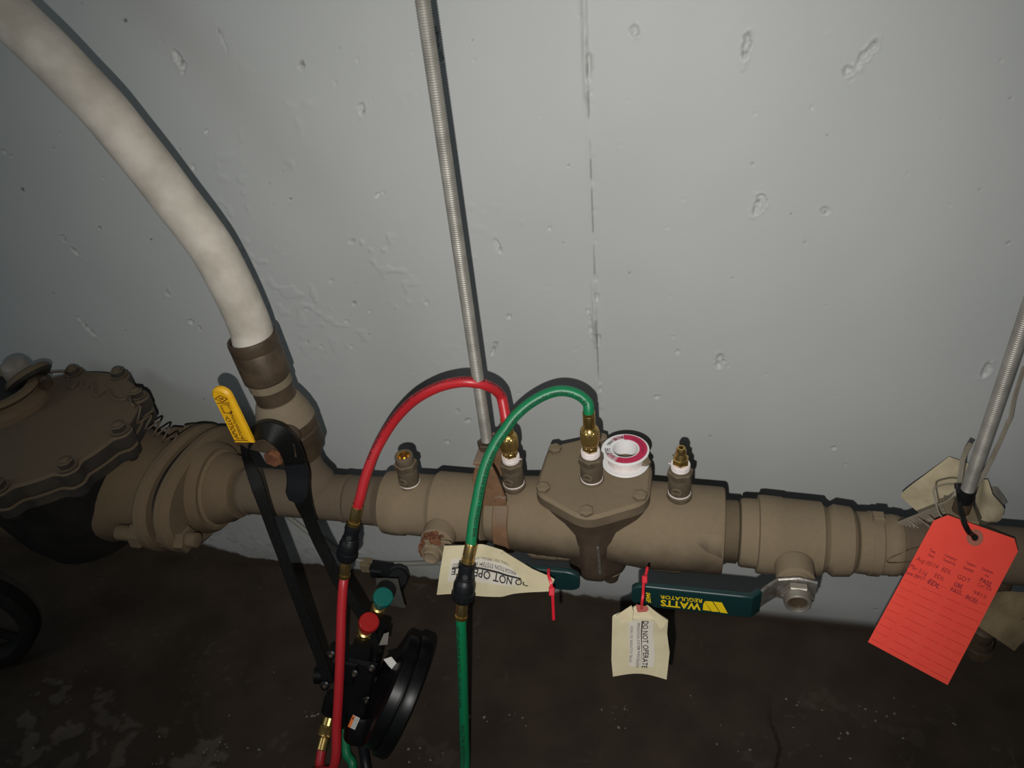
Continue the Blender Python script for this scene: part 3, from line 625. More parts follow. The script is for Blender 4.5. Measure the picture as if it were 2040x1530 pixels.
# union, tapped pipe and the pipe leaving at the right
mb = MB(); axis_body(mb, [(1702, 58), (1704, 61), (1726, 62), (1728, 64), (1748, 64), (1750, 61), (1768, 60), (1771, 61.5), (1786, 60), (1790, 57)], m_valve)
bx = V((AX(1738), -G, AZ)); mb.box(bx + EZ * (hp(1738, 64)) + V((0, 0.002, 0.001)), EX, EY, EZ, 0.011, 0.012, 0.012, m_valve, 0.001)
tag(mb.build('pipe_union', loc=(AX(1745), -G, AZ - .035)), 'dusty union joint between the right valve and the red tag', 'pipe fitting')
mb = MB(); mb.lathe([(AX(1790.5), hp(1790, 55)), (AX(1795), hp(1795, 58)), (AX(1815), 0.0305), (1.3, 0.0302)], O0, EX, m_pipe, 44)
tag(mb.build('pipe', loc=(AX(1900), -G, AZ - .03)), 'dusty pipe leaving at the right edge behind the red tag', 'pipe')

# ------------------------------------------------------------------ test cocks
def cock(X, zb, label, brass=None, tilt=0.0):
    o = V((X, -G, zb)); t = thing('test_cock', label, 'valve', o, 'test cocks along the backflow preventer')
    mb = MB(); mb.lathe([(-0.004, 0.0142), (0.002, 0.0142), (0.003, 0.0128), (0.004, 0.0122), (0.012, 0.0128), (0.023, 0.0126), (0.028, 0.0115)], o, EZ, m_cock, 28)
    mb.hexa(o + EZ * 0.026, EZ, 0.0146, 0.010, m_cock, 0.0014, a0=0.3 + X * 9)
    if brass is None: mb.lathe([(0.035, 0.0112), (0.0455, 0.0112), (0.047, 0.0105), (0.047, 0.0080), (0.036, 0.0075)], o, EZ, m_cock, 28, cap1=False)
    else: mb.lathe([(0.0355, 0.0118), (0.038, 0.0112)], o, EZ, m_cock, 28)
    mb.build('body', t)
    d = V((-0.25, -1, 0.0)).normalized(); mb = MB(); q = o + EZ * 0.0115 + d * 0.0088
    mb.lathe([(0, 0.0066), (0.004, 0.0066), (0.005, 0.0058)], q, d, m_cock, 22); ex, ey, ez = frame(d, EX); mb.box(q + d * 0.0050, ex, ey, ez, 0.0105, 0.0014, 0.001, m_body); mb.build('operating_screw', t)
    mb = MB(); mb.lathe([(0.0015, 0.0122), (0.0022, 0.0129), (0.0040, 0.0127), (0.0044, 0.0120)], o, EZ, m_tape, 28); tag(mb.build('sealing_tape', t), 'white tape at the base thread')
    if brass is None:
        mb = MB(); mb.lathe([(0.036, 0.0078), (0.0455, 0.0079), (0.0462, 0.0080), (0.0455, 0.0070), (0.037, 0.0066)], o, EZ, m_brass, 28); tag(mb.build('bore', t), 'bare brass inside of the open mouth')
    else:
        mb = MB(); r = []
        for i in range(7): r += [(0.0370 + i * 0.0014, 0.0098 + 0.0006 * (i % 2) + random.random() * .0006)]
        mb.lathe(r, o, EZ, m_tape, 26)
        for i in range(2):
            a = random.random() * 6.28; p = o + V((math.cos(a) * .0103, math.sin(a) * .0103, .041)); mb.tube([p, p + V((math.cos(a) * .003, math.sin(a) * .003, -.002 + random.random() * .006))], .0006, m_tape, 6)
        tag(mb.build('thread_tape', t), 'white tape wound under the brass adaptor')
        mb = MB(); h = 0.0458
        mb.hexa(o + EZ * h, EZ, 0.0093, 0.008, m_brass, 0.0008, a0=0.5); mb.lathe([(h + .008, 0.0072), (h + .012, 0.0060), (h + .0145, 0.0050), (h + .0148, 0.0058), (h + .018, 0.0058), (h + .022, 0.0042), (h + .022, 0.0026), (h + .012, 0.0024)] if brass == 'flare' else [(h + .008, .0075), (h + .012, .0062)], o, EZ, m_brass, 24)
        tag(mb.build('brass_adaptor', t), 'bright brass flare adaptor')
    return t
def px_r(u, h): return h
cock(AX(826) , 0.3495, 'open topped test cock without a hose, left of the red hose')
TC2 = V((-0.1968, -G, 0.3625)); cock(TC2.x, TC2.z, 'test cock with white tape under the red hose fitting', 'plain')
TC3 = V((-0.1035, -G, 0.379)); cock(TC3.x, TC3.z, 'test cock on the hexagonal cover, green hose attached', 'plain')
cock(-0.0048, 0.3675, 'capless test cock with bare brass flare tip, right of the tape spool', 'flare')

# ------------------------------------------------------------------ threaded rods and hanger
def rod(name, X, z0_, z1_, r, label):
    pr_ = []; z = z0_; k = 0; p = 0.0021
    while z < z1_: pr_ += [(z, r), (z + p * .25, r), (z + p * .5, r * 0.90), (z + p * 0.75, r * 0.90)]; z += p
    mb = MB(); mb.lathe(pr_, (X, -G, 0), EZ, m_rod, 18); return tag(mb.build(name, loc=(X, -G, z0_), ang=60), label, 'threaded rod')
rod('threaded_rod', -0.2226, 0.428, 1.02, 0.0066, 'long grey threaded rod hanging in the middle of the wall')
rod('threaded_rod', 0.2816, 0.404, 1.02, 0.0066, 'grey threaded rod above the red tag at the right edge')
hg = thing('clevis_hanger', 'rusty brown strap hanger around the pipe below the middle rod', 'pipe hanger', (-0.2226, -G, 0.265))
mb = MB(); R_ = 0.0468; pts = []
XH = -0.2080
for i in range(33):
    a = PI * 0.5 + 0.62 + (2 * PI - 1.24) * i / 32; pts.append(V((XH, -G + R_ * math.cos(a), AZ + R_ * math.sin(a))))
mb.ribbon(pts, EX, 0.0185, 0.0035, m_rustbr); mb.build('strap', hg)
for s in (-1, 1):
    mb = MB(); c = V((-0.2165, -G + s * 0.0255, 0)); 
    mb.prism([(-0.0125, 0.353), (0.016, 0.356), (0.016, 0.372), (0.010, 0.402), (0.006, 0.414), (-0.014, 0.414), (-0.020, 0.395), (-0.018, 0.365)], c + EY * (-0.002), EX, EZ, -EY, 0.004, m_rustbr, 0.0008); mb.build('yoke_side', hg)
    mb = MB(); mb.hexa((XH + 0.002, -G + s * 0.0280, 0.366), EY * s, 0.008, 0.006, m_rustbr, .001); mb.build('yoke_bolt', hg)
mb = MB(); mb.box((-0.2225, -G, 0.415), EX, EY, EZ, 0.022, 0.056, 0.005, m_rustbr, 0.0012); mb.hexa((-0.2226, -G, 0.4175), EZ, 0.012, 0.009, m_bronze, .001); mb.build('yoke_top', hg)
# right hanger below the second rod
hg = thing('rod_hanger', 'dusty hanger with black socket holding the pipe behind the red tag', 'pipe hanger', (0.2816, -G, 0.28))
mb = MB(); mb.lathe([(0.388, 0.0078), (0.4035, 0.0082), (0.4038, 0.006)], (0.2816, -G, 0), EZ, m_black, 22); tag(mb.build('socket', hg), 'black socket under the rod')
mb = MB(); mb.lathe([(0.372, 0.0085), (0.3875, 0.0085)], (0.2816, -G, 0), EZ, m_bronze, 20); mb.prism([(-0.02, 0.33), (0.02, 0.33), (0.014, 0.372), (-0.014, 0.372)], (0.2816, -G - .012, 0), EX, EZ, -EY, 0.004, m_valve, .001); mb.prism([(-0.02, 0.33), (0.02, 0.33), (0.014, 0.372), (-0.014, 0.372)], (0.2816, -G + .016, 0), EX, EZ, -EY, 0.004, m_valve, .001); mb.box((.2816, -G, .372), EX, EY, EZ, .028, .032, .004, m_valve, .001); mb.build('saddle', hg)
mb = MB(); R_ = 0.0335; mb.ribbon([V((0.2816, -G + R_ * math.cos(a), AZ + R_ * math.sin(a))) for a in np.linspace(0.7, 2 * PI + 0.5, 34)], EX, 0.02, 0.003, m_valve); mb.build('strap', hg)

# ------------------------------------------------------------------ tape spool on the cover
SP = atz(1246, 921, 0.3805); SP.z = 0.3805
spool = thing('tape_spool', 'white spool of thread sealing tape lying on the hexagonal cover', 'tape spool', SP)
def flange_disc(z): return [(z, 0.0148), (z, 0.0268), (z + .0006, 0.0276), (z + .0016, 0.0276), (z + .0022, 0.0268), (z + .0022, 0.0158), (z + .0016, 0.0148)]
mb = MB(); mb.lathe(flange_disc(0), SP, EZ, m_white, 56, cap0=False, cap1=False); mb.build('lower_flange', spool)
mb = MB(); mb.lathe([(0.001, 0.0146), (0.0205, 0.0146), (0.0205, 0.0158), (0.001, 0.0158), (0.001, 0.0146)], SP, EZ, m_white, 48, cap0=False, cap1=False); mb.build('core', spool)
mb = MB(); mb.lathe([(0.0023, 0.0160), (0.0023, 0.0205), (0.009, 0.0210), (0.0182, 0.0208), (0.0182, 0.0160)], SP, EZ, m_tape, 48, cap0=False, cap1=False); mb.build('wound_tape', spool)
mb = MB(); ft = 0.0185; mb.lathe(flange_disc(ft), SP, EZ, m_white, 56, cap0=False, cap1=False); uf = mb.build('upper_flange', spool)
mb = MB(); zt = SP.z + ft + 0.00245
def arc(a0, a1, r0, r1, m, n=40):
    p = []
    for i in range(n + 1): a = a0 + (a1 - a0) * i / n; p.append([SP + V((math.cos(a) * r, math.sin(a) * r, ft + 0.00245)) for r in (r0, r1)])
    mb.rings(p, m, False, False, False)
arc(-1.95, 1.75, 0.0163, 0.0252, m_pink)
for k in range(9):
    for a_ in (-2.02 - k * 0.075, 1.80 + k * 0.07): arc(a_, a_ + (0.032 if k % 3 else 0.045), 0.0175, 0.0245 - 0.0008 * (k % 2), m_pink, 2)
def rt(a0, a1, r0, r1): return lambda x, y: SP + V((math.cos(a0 + (a1 - a0) * x) * (r0 + (r1 - r0) * y), math.sin(a0 + (a1 - a0) * x) * (r0 + (r1 - r0) * y), ft + 0.00250))
mb.text('THREAD SEAL TAPE', rt(2.95, 1.75, 0.0185, 0.0225), m_ink, 0.03); mb.text('PTFE', rt(3.75, 3.2, 0.0175, 0.0235), m_inkg, 0.02); mb.text('1/2 in', rt(4.15, 3.85, 0.018, 0.0225), m_inkg, 0.02)
mb.text('THREAD SEAL TAPE', rt(1.2, -0.2, 0.0185, 0.0215), m_inkb, 0.0)
tag(mb.build('label', uf), 'crimson and white ring label with small print')

# ------------------------------------------------------------------ charging hoses
def polylen(P): return [0] + list(np.cumsum([(b - a).length for a, b in zip(P[:-1], P[1:])]))
def hose_text(mb, P, r, s, s0, length, a0, h, m):
    S = np.array(polylen(P)); A = np.array([tuple(p) for p in P])
    def fn(x, y):
        t = s0 + x * length; c = V([float(np.interp(t, S, A[:, k])) for k in range(3)])
        c2 = V([float(np.interp(t + 0.004, S, A[:, k])) for k in range(3)]); c1 = V([float(np.interp(t - 0.004, S, A[:, k])) for k in range(3)])
        T = (c2 - c1).normalized(); N_ = (CAM - c); N_ = (N_ - T * N_.dot(T)).normalized(); B = N_.cross(T); a = a0 + (y - .5) * h / r
        return c + (N_ * math.cos(a) + B * math.sin(a)) * (r + 0.00012)
    vv, ff, _ = text2d(s, 0.012); mi = mb.mi(m)
    def put(tri):                            # split until each piece follows the round of the tube
        (e, k) = max((abs(tri[q][1] - tri[(q + 1) % 3][1]), q) for q in range(3))
        if e > 0.3:
            a, b_, c_ = tri[k], tri[(k + 1) % 3], tri[(k + 2) % 3]; h = ((a[0] + b_[0]) / 2, (a[1] + b_[1]) / 2)
            put((a, h, c_)); put((h, b_, c_)); return
        n0 = len(mb.v); mb.v.extend([fn(*p) for p in tri]); mb.face((n0, n0 + 1, n0 + 2), mi)
    for f in ff:
        q = [tuple(map(float, vv[k])) for k in f]
        for k in range(1, len(q) - 1): put((q[0], q[k], q[k + 1]))
HR = 0.0060
def knurl(mb, o, ax, L, r, m, n=20, rows=12, h=0.0005):
    ex, ey, ez = frame(ax); mi = mb.mi(m)
    def pt(i, j, up=0.0):
        e = 1 - 0.13 * (abs(j / rows - .5) * 2) ** 4; a = 2 * PI * i / n
        return V(o) + ez * (L * j / rows) + (ex * math.cos(a) + ey * math.sin(a)) * (r * e + up)
    base = len(mb.v)
    for j in range(rows + 1):
        for i in range(n): mb.v.append(pt(i + (j % 2) * .5, j))
    q = lambda i, j: base + j * n + (i % n)
    for j in range(rows - 1):
        for i in range(n):
            l, r_ = (q(i - 1, j + 1), q(i, j + 1)) if j % 2 == 0 else (q(i, j + 1), q(i + 1, j + 1))
            c = len(mb.v); mb.v.append(pt(i + (j % 2) * .5, j + 1, h))
            for a, b in ((q(i, j), r_), (r_, q(i, j + 2)), (q(i, j + 2), l), (l, q(i, j))): mb.face((a, b, c), mi)
    for i in range(n):
        mb.face((q(i, 0), q(i + 1, 0), q(i, 1)), mi); k = rows
        mb.face((q(i + 1, k), q(i, k), q(i if k % 2 == 1 else i, k - 1)) if k % 2 == 0 else (q(i + 1, k), q(i, k), q(i + 1, k - 1)), mi)
    mb.face([q(i, 0) for i in range(n)][::-1], mi); mb.face([q(i, rows) for i in range(n)], mi)
def ferrule(mb, a, b, r, ring_end=True):
    d = V(b) - V(a); L = d.length; mb.lathe([(0, r * .96), (L * .03, r), (L * .68, r), (L * .70, r * .93), (L * .78, r * .93), (L * .80, r * 1.10), (L * .97, r * 1.10), (L, r)] if ring_end else [(0, r * .97), (L * .05, r), (L * .9, r), (L * .92, r * 1.08), (L, r * 1.05)], a, d, m_brass, 26)
    ex, ey, ez = frame(d)
    for i in range(8):
        q = 2 * PI * i / 8; e = ex * math.cos(q) + ey * math.sin(q); mb.ribbon([V(a) + e * r * .985 + d * .1, V(a) + e * r * .985 + d * .62], e.cross(ez), 0.0009, 0.0009, m_bronze)
def shutoff(mb, a, b):
    d = V(b) - V(a); L = d.length; k = L / 0.048
    mb.lathe([(0, .0075), (L * .02, .0095), (L * .10, .0098), (L * .12, .0088), (L * .34, .0092), (L * .37, .0105), (L * .40, .0096), (L * .46, .0112), (L * .52, .0122), (L * .66, .0124), (L * .68, .0112), (L * .72, .0112), (L * .74, .0128), (L * .88, .0126), (L * .96, .0105), (L, .0085)], a, d, m_black, 30)
    ex, ey, ez = frame(d)
    for i in range(12):
        q = 2 * PI * i / 12; e = ex * math.cos(q) + ey * math.sin(q); mb.ribbon([V(a) + e * .0126 + d * .75, V(a) + e * .0126 + d * .87], e.cross(ez), .003, .0016, m_black)
    mb.lathe([(-.002, .004), (.0015, .004), (.0022, .003)], V(a) + d * .26 + (-FW - d.normalized() * (-FW).dot(d.normalized())).normalized() * .0088, -FW, m_black, 16)
def make_hose(name, label, mat, cockp, up, d0, px, mid, low, back, lab):
    # cockp: base of the knurled nut; px: (u, v, depth) centre line down to the shut-off valve; low: below it; back: hidden return to the gauge
    t = thing(name, label, 'hose', cockp)
    mb = MB(); h0 = 0.0465; c = V(cockp)
    mb.lathe([(h0, .0076), (h0 + .001, .0086), (h0 + .005, .0086), (h0 + .006, .0078), (h0 + .007, .0090), (h0 + .008, .0090)], c, EZ, m_brass, 24); knurl(mb, c + EZ * (h0 + .008), EZ, 0.021, 0.0106, m_brass); mb.lathe([(h0 + .0285, .0092), (h0 + .031, .0076), (h0 + .032, .0062)], c, EZ, m_brass, 24)
    tag(mb.build('knurled_nut', t, ang=12), 'knurled brass nut')
    f0, f1 = c + EZ * (h0 + .031), c + EZ * (h0 + .0515)
    mb = MB(); mb.lathe([(0, .0060), (.001, .0068), (.0165, .0068), (.017, .0065), (.0205, .0069)], f0, EZ, m_brass, 26); mb.build('ferrule', t)
    P = [f1 - EZ * .008, f1] + [dep(*q) for q in px]; C = catmull(P, 8)
    mb = MB(); mb.tube(C, HR, mat, 20)
    for s, s0, ln, a0 in lab[0]: hose_text(mb, C, HR, s, s0, ln, a0, 0.0042, m_ink)
    tag(mb.build('hose_tube', t), 'printed rubber tube above the shut-off')
    a, b, cc, dd = [dep(*q) for q in mid]
    mb = MB(); ferrule(mb, a + (a - b).normalized() * .004, b, .0068); mb.build('ferrule', t)
    mb = MB(); shutoff(mb, b, cc); tag(mb.build('shutoff_valve', t), 'black plastic shut-off valve')
    mb = MB(); ferrule(mb, cc, dd, .0066); mb.build('ferrule', t)
    P = [dd + (cc - dd).normalized() * .004, dd] + [dep(*q) for q in low] + back; C = catmull(P, 8)
    mb = MB(); mb.tube(C, HR, mat, 20)
    for s, s0, ln, a0 in lab[1]: hose_text(mb, C, HR, s, s0, ln, a0, 0.0042, m_ink)
    tag(mb.build('hose_tube', t), 'lower run of rubber tube'); return t, C
TXT = 'STANDARD REFRIGERANT CHARGING HOSE • 3000 PSI/205 BAR BURST • 750 PSI/51 BAR'
dR = [(1001, 798), (996, 786), (986, 776), (970, 768), (945, 762), (916, 761), (876, 770), (837, 789), (808, 812), (782, 842), (761, 875), (743, 910), (727, 954), (717, 993), (712, 1010)]
dd0, dd1 = .858, .915
red, CR = make_hose('charging_hose', 'red charging hose arching from a test cock down past the gauge', m_red, TC2, 0, 0, [(u, v, dd0 + (dd1 - dd0) * (i / (len(dR) - 1)) - .045 * math.sin(PI * min(1, i / 10)) ** 1.6) for i, (u, v) in enumerate(dR)],
    [(711, 1014, .916), (704, 1046, .925), (689, 1116, .945), (686, 1150, .955)],
    [(683, 1172, .953), (680, 1225, .953), (678, 1294, .953), (675, 1370, .956), (671, 1440, .960), (664, 1530, .965)],
    [V((-0.455, -0.345, 0.02)), V((-0.452, -0.42, 0.0075)), V((-0.478, -0.452, 0.0075)), V((-0.512, -0.43, 0.0075)), dep(632, 1560, 1.0), dep(637, 1520, 1.005), dep(641, 1492, 1.01)],
    ([(TXT, .035, .225, -0.8)], []))
# second end of the red hose, screwed to the gauge
ra, rb = dep(641, 1494, 1.01), dep(655, 1440, 1.02)
mb = MB(); L = (rb - ra).length; mb.lathe([(0, .0068), (.001, .0074), (L * .45, .0070), (L * .47, .0062), (L * .5, .0062)], ra, rb - ra, m_brass, 24); knurl(mb, ra + (rb - ra) * .5, rb - ra, L * .42, .0105, m_brass); mb.lathe([(L * .92, .009), (L * 1.2, .0085)], ra, rb - ra, m_brass, 20)
tag(mb.build('knurled_nut', red, ang=12), 'knurled brass nut at the gauge end')
dG = [(1172, 806), (1166, 797), (1153, 787), (1134, 780), (1110, 779), (1082, 788), (1052, 806), (1026, 829), (1007, 855), (992, 876), (977, 903), (965, 934), (956, 969), (950, 1000), (944, 1032), (940, 1063), (938, 1084)]
dd0, dd1 = .826, .842
green, CG = make_hose('charging_hose', 'green charging hose arching from the hexagonal cover to the floor', m_green, TC3, 0, 0, [(u, v, dd0 + (dd1 - dd0) * i / 16) for i, (u, v) in enumerate(dG)],
    [(938, 1089, .842), (931, 1122, .845), (921, 1199, .858), (919, 1232, .866)],
    [(919, 1252, .872), (921, 1308, .893), (923, 1387, .922), (925, 1465, .95), (926, 1530, .968)],
    [V((-0.25, -0.36, 0.012)), V((-0.27, -0.46, 0.0075)), V((-0.35, -0.50, 0.0075)), V((-0.41, -0.44, 0.0085)), dep(700, 1545, 1.005), dep(690, 1500, 1.015), dep(688, 1465, 1.02), dep(692, 1430, 1.03)],
    ([('3/8 SEP* ' + TXT, .016, .235, 0.45)], [('SEP* 205 BAR BURST • 750 PSI/51 BAR', .012, .13, -0.7), ('NGCTFR/ REFRIGERANT CHARGING HOSE PS-6ET', .17, .17, -0.3)]))

# ------------------------------------------------------------------ gauge set hanging on its strap
GP = dep(792, 1381, .985)
gs = thing('test_gauge', 'black differential pressure gauge set hanging by a black strap', 'gauge', (GP.x, GP.y, 0.02))
th = math.radians(5); i_ax = (IR * 0.905 + ID * 0.425).normalized(); GA = (i_ax * math.cos(th) + FW * math.sin(th)).normalized()
mb = MB(); R0 = 0.0765
mb.lathe([(-.030, .028), (-.022, .040), (-.0175, .056), (-.015, R0 * .90), (-.013, R0 * .93), (-.002, R0 * .94), (-.0015, R0 * .91), (.001, R0 * .91), (.002, R0 * .985), (.004, R0), (.0165, R0), (.019, R0 * .97), (.019, R0 * .88), (.015, R0 * .86)], GP - GA * .002, GA, m_gauge, 72)
mb.build('gauge_case', gs)
mb = MB(); mb.lathe([(.0120, .066), (.0130, .066)], GP, GA, m_label, 60); mb.build('dial', gs)
def loc(u, v, t): return dep(u, v, t)
mb = MB()
la = (loc(668, 1440, 1.0) - loc(700, 1290, .985)).normalized(); lb = (GA - la * GA.dot(la)).normalized(); lc_ = la.cross(lb)
mb.box(loc(712, 1372, 1.0), la, lb, lc_, .098, .040, .040, m_gauge, .004); mb.box(loc(752, 1385, 1.0), la, lb, lc_, .062, .034, .030, m_gauge, .004)
mb.box(loc(690, 1330, .985), la, lb, lc_, .030, .030, .028, m_gauge, .003); mb.box(loc(735, 1430, .995), la, lb, lc_, .03, .026, .026, m_gauge, .003)
mb.lathe([(0, .020), (.004, .021), (.030, .021), (.034, .019)], loc(722, 1420, .975), (ID * 0.95 - IR * .1), m_gauge, 28)
mb.lathe([(-.03, .008), (.05, .008), (.06, .006)], loc(752, 1290, .99), la, m_gauge, 18); mb.lathe([(0, .011), (.012, .011), (.014, .009)], loc(628, 1345, .985), IR, m_gauge, 18)
mb.tube([loc(634, 1345, .985), loc(672, 1345, .99)], .006, m_gauge); mb.lathe([(0, .010), (.02, .0095)], loc(655, 1418, 1.0), -la, m_gauge, 18)
mb.build('manifold', gs)
for u, v, t in ((660, 1304, .968), (706, 1342, .972), (740, 1331, .975), (648, 1365, .965), (738, 1404, .98), (732, 1395, .975)):
    mb = MB(); p = loc(u, v, t); mb.lathe([(0, .006), (.003, .0058), (.004, .004)], p, -FW, m_gauge, 18); mb.lathe([(.0035, .0028), (.0045, .0024)], p, -FW, m_bronze, 10); mb.build('screw', gs)
def knob(u, v, t, m, lab):
    kx = (IR * .30 - ID * .62 - FW * .72).normalized(); c = loc(u, v, t); mb = MB(); n = 36
    mb.lathe([(-.024, .0066), (-.012, .0074), (-.006, .0095), (-.0045, .0115)], c, kx, m, 28)
    ex, ey, ez = frame(kx); mb.prism([((.0122 + .0005 * (i % 2)) * math.cos(2 * PI * i / 48), (.0122 + .0005 * (i % 2)) * math.sin(2 * PI * i / 48)) for i in range(48)], c - kx * .005, ex, ey, ez, .0085, m, .001)
    k = mb.build('valve_knob', gs); tag(k, lab)
    mb = MB(); mb.lathe([(-.040, .0085), (-.028, .0085), (-.027, .006), (-.023, .006)], c, kx, m_brass, 22); mb.hexa(c - kx * .046, kx, .0098, .012, m_brass, .001); mb.build('stem', k)
knob(763, 1190, .955, m_kg, 'green knob'); knob(735, 1240, .950, m_kr, 'red knob')
def decal(name, q, t, m, lab, lines=None):
    mb = MB(); P = [loc(u, v, t) for u, v in q]; nrm = -FW
    mb.rings([[p for p in P], [p + nrm * .0008 for p in P]], m); 
    return mb, P
mb, P = decal('plate', ((764, 1313), (780, 1308), (793, 1324), (786, 1338), (774, 1326)), .958, m_label, '')
tag(mb.build('paper_label', gs), 'torn white paper label')
mb, P = decal('w', ((765, 1262), (775, 1259), (772, 1284), (755, 1285)), .965, m_grey, ''); tag(mb.build('bracket_label', gs), 'worn grey label')
mb = MB(); lq = [loc(u, v, .945) for u, v in ((693, 1447), (707, 1454), (717, 1431), (703, 1424))]; n_ = -FW * .0008
def lp(x, y): return (lq[0] * (1 - x) + lq[1] * x) * (1 - y) + (lq[3] * (1 - x) + lq[2] * x) * y + n_
mb.rings([[p - n_ for p in lq], [p + n_ * .2 for p in lq]], m_label)
mb.quad([lp(0, 0), lp(.36, 0), lp(.36, 1), lp(0, 1)], m_orange)
mb.text('!', lambda x, y: lp(.1 + .2 * x, .68 + .2 * y) + n_ * .2, m_ink, .05)
for k, s in enumerate(('WARNING DO NOT', 'EXCEED RATED PSI', 'READ MANUAL')): mb.text(s, lambda x, y, k=k: lp(.42 + .18 * k + .11 * (1 - y), .95 - .88 * x) + n_ * .2, m_ink, .01)
tag(mb.build('warning_sticker', gs), 'orange and white warning sticker')
mb = MB(); mb.tube(catmull([loc(716, 1440, 1.0), loc(722, 1480, 1.0), loc(727, 1515, 1.0), loc(735, 1560, .99)], 6), .0068, m_black, 16); tag(mb.build('vent_tube', gs), 'short black rubber tube')
# strap: up from the gauge, over the lever of the branch valve, down again
sp = [(755, 1300, .985), (735, 1250, .975), (708, 1206, .965), (676, 1160, .955), (655, 1117, .945), (634, 1076, .935), (615, 1030, .92), (602, 995, .905), (594, 950, .89), (586, 915, .875), (573, 886, .86), (552, 866, .85), (527, 858, .85), (503, 866, .865), (491, 884, .872), (489, 902, .88), (495, 922, .893), (507, 950, .897), (516, 977, .898), (529, 1015, .905), (545, 1060, .915), (564, 1110, .925), (591, 1185, .94), (619, 1260, .955), (640, 1315, .965), (655, 1362, .972)]
pw = [.011, .012, .013, .014, .0145, .0145, .0155, .021, .025, .0255, .0255, .024, .020, .016, .013, .010, .011, .0155, .0155, .0135, .013, .013, .0135, .0135, .0135, .0135]
SPp = catmull([dep(*q) for q in sp], 5); pwi = list(np.interp(np.arange(len(SPp)) / 5, np.arange(len(pw)), pw))
wdir = []
for i, p in enumerate(SPp):
    T_ = (SPp[min(i + 1, len(SPp) - 1)] - SPp[max(i - 1, 0)]).normalized(); wdir.append(T_.cross(FW).normalized())
mb = MB(); mb.ribbon(SPp, wdir, [float(x) for x in pwi], .0032, m_web); stp_ = mb.build('hanging_strap', gs)
mb = MB(); a = [dep(*q) for q in ((563, 945, .868), (573, 975, .872))]; mb.ribbon(catmull([dep(588, 925, .872), dep(594, 950, .879), dep(592, 980, .885), dep(585, 998, .890)], 5), IR, [.026] * 12 + [.024, .021, .017, .012], .0045, m_black); mb.build('strap_end', stp_)

# ------------------------------------------------------------------ tags
class Sheet:
    def __init__(s, L, R, bump=None):
        s.L = L; s.R = R; s.b = bump
        s.tl = np.array(polylen(L)); s.tl /= s.tl[-1]; s.tr = np.array(polylen(R)); s.tr /= s.tr[-1]
        s.la = np.array([tuple(p) for p in L]); s.ra = np.array([tuple(p) for p in R])
    def P(s, x, t):
        a = V([float(np.interp(t, s.tl, s.la[:, k])) for k in range(3)]); b = V([float(np.interp(t, s.tr, s.ra[:, k])) for k in range(3)])
        p = a.lerp(b, x); p = p - ID * (getattr(s, 'sag', 0) * math.sin(PI * x) * t ** 5)
        return p - FW * s.b(x, t) if s.b else p
    def N(s, x, t):
        e = .01; n = (s.P(x + e, t) - s.P(x - e, t)).cross(s.P(x, t + e) - s.P(x, t - e)).normalized(); return n if n.dot(FW) < 0 else -n
    def build(s, mb, m, nu=16, nt=24, th=.0006, matfn=None):
        A = [[s.P(i / nu, j / nt) for i in range(nu + 1)] for j in range(nt + 1)]
        Bk = [[p + FW * th for p in r] for r in A]; ba = len(mb.v)
        for r in A: mb.v.extend(r)
        bb = len(mb.v)
        for r in Bk: mb.v.extend(r)
        w_ = nu + 1
        for j in range(nt):
            for i in range(nu):
                mm = matfn((i + .5) / nu, (j + .5) / nt) if matfn else m
                q = (j * w_ + i, j * w_ + i + 1, (j + 1) * w_ + i + 1, (j + 1) * w_ + i)
                mb.face([ba + k for k in q], mb.mi(mm)); mb.face([bb + k for k in q[::-1]], mb.mi(m))
        ed = [(0, i) for i in range(w_)] + [(j, nu) for j in range(1, nt + 1)] + [(nt, i) for i in range(nu - 1, -1, -1)] + [(j, 0) for j in range(nt - 1, 0, -1)]
        for (j0, i0), (j1, i1) in zip(ed, ed[1:] + ed[:1]): mb.face((ba + j0 * w_ + i0, bb + j0 * w_ + i0, bb + j1 * w_ + i1, ba + j1 * w_ + i1), mb.mi(m))
    def on(s, x, t, e=.0002): return s.P(x, t) + s.N(x, t) * e
def ties(mb, pts, wid, m, head=None, wd=None): mb.ribbon(catmull(pts, 6), wd or IR, wid, .0014, m)

# red inspection tag
TD = .778
L_ = [dep(u, v, TD) for u, v in ((1888, 1026), (1860, 1037), (1795, 1157), (1729, 1279))]; R_ = [dep(u, v, TD) for u, v in ((2021, 1073), (2028, 1098), (1962, 1225), (1888, 1365))]
tl, tr_, br, bl = dep(1862, 1034, TD), dep(2031, 1092, TD), dep(1888, 1365, TD), dep(1729, 1279, TD)
def rt_(x, t): return (tl * (1 - x) + tr_ * x) * (1 - t) + (bl * (1 - x) + br * x) * t
def pxr(u, v, e=-.0003): return dep(u, v, TD + e)
rtag = thing('inspection_tag', 'bright red handwritten card tag hanging by a black cable tie', 'tag', (bl + br) / 2)
poly_px = [(1888, 1026), (1860, 1037), (1729, 1279), (1888, 1365), (2028, 1098), (2021, 1073)]
mb = MB(); mb.rings([[dep(u, v, TD + .0008) for u, v in poly_px], [dep(u, v, TD) for u, v in poly_px]], m_redtag)
ang = math.atan2(1365 - 1279, 1888 - 1729)
ux, uy = math.cos(ang), math.sin(ang)          # along the writing lines
def rtxt(s, u, v, wpx_, hpx_, m, bold=0.01, turn=0.0, shear=0.0):
    a = ang + turn; cx_, cy_ = math.cos(a), math.sin(a)
    mb.text(s, lambda x, y: pxr(u + x * wpx_ * cx_ + y * hpx_ * cy_, v + x * wpx_ * cy_ - y * hpx_ * cx_), m, bold, shear)
rtxt('Test', 1851, 1098, 13, 6, m_inkb, turn=-.05); rtxt('Date', 1848, 1107, 13, 6, m_inkr, turn=-.05)
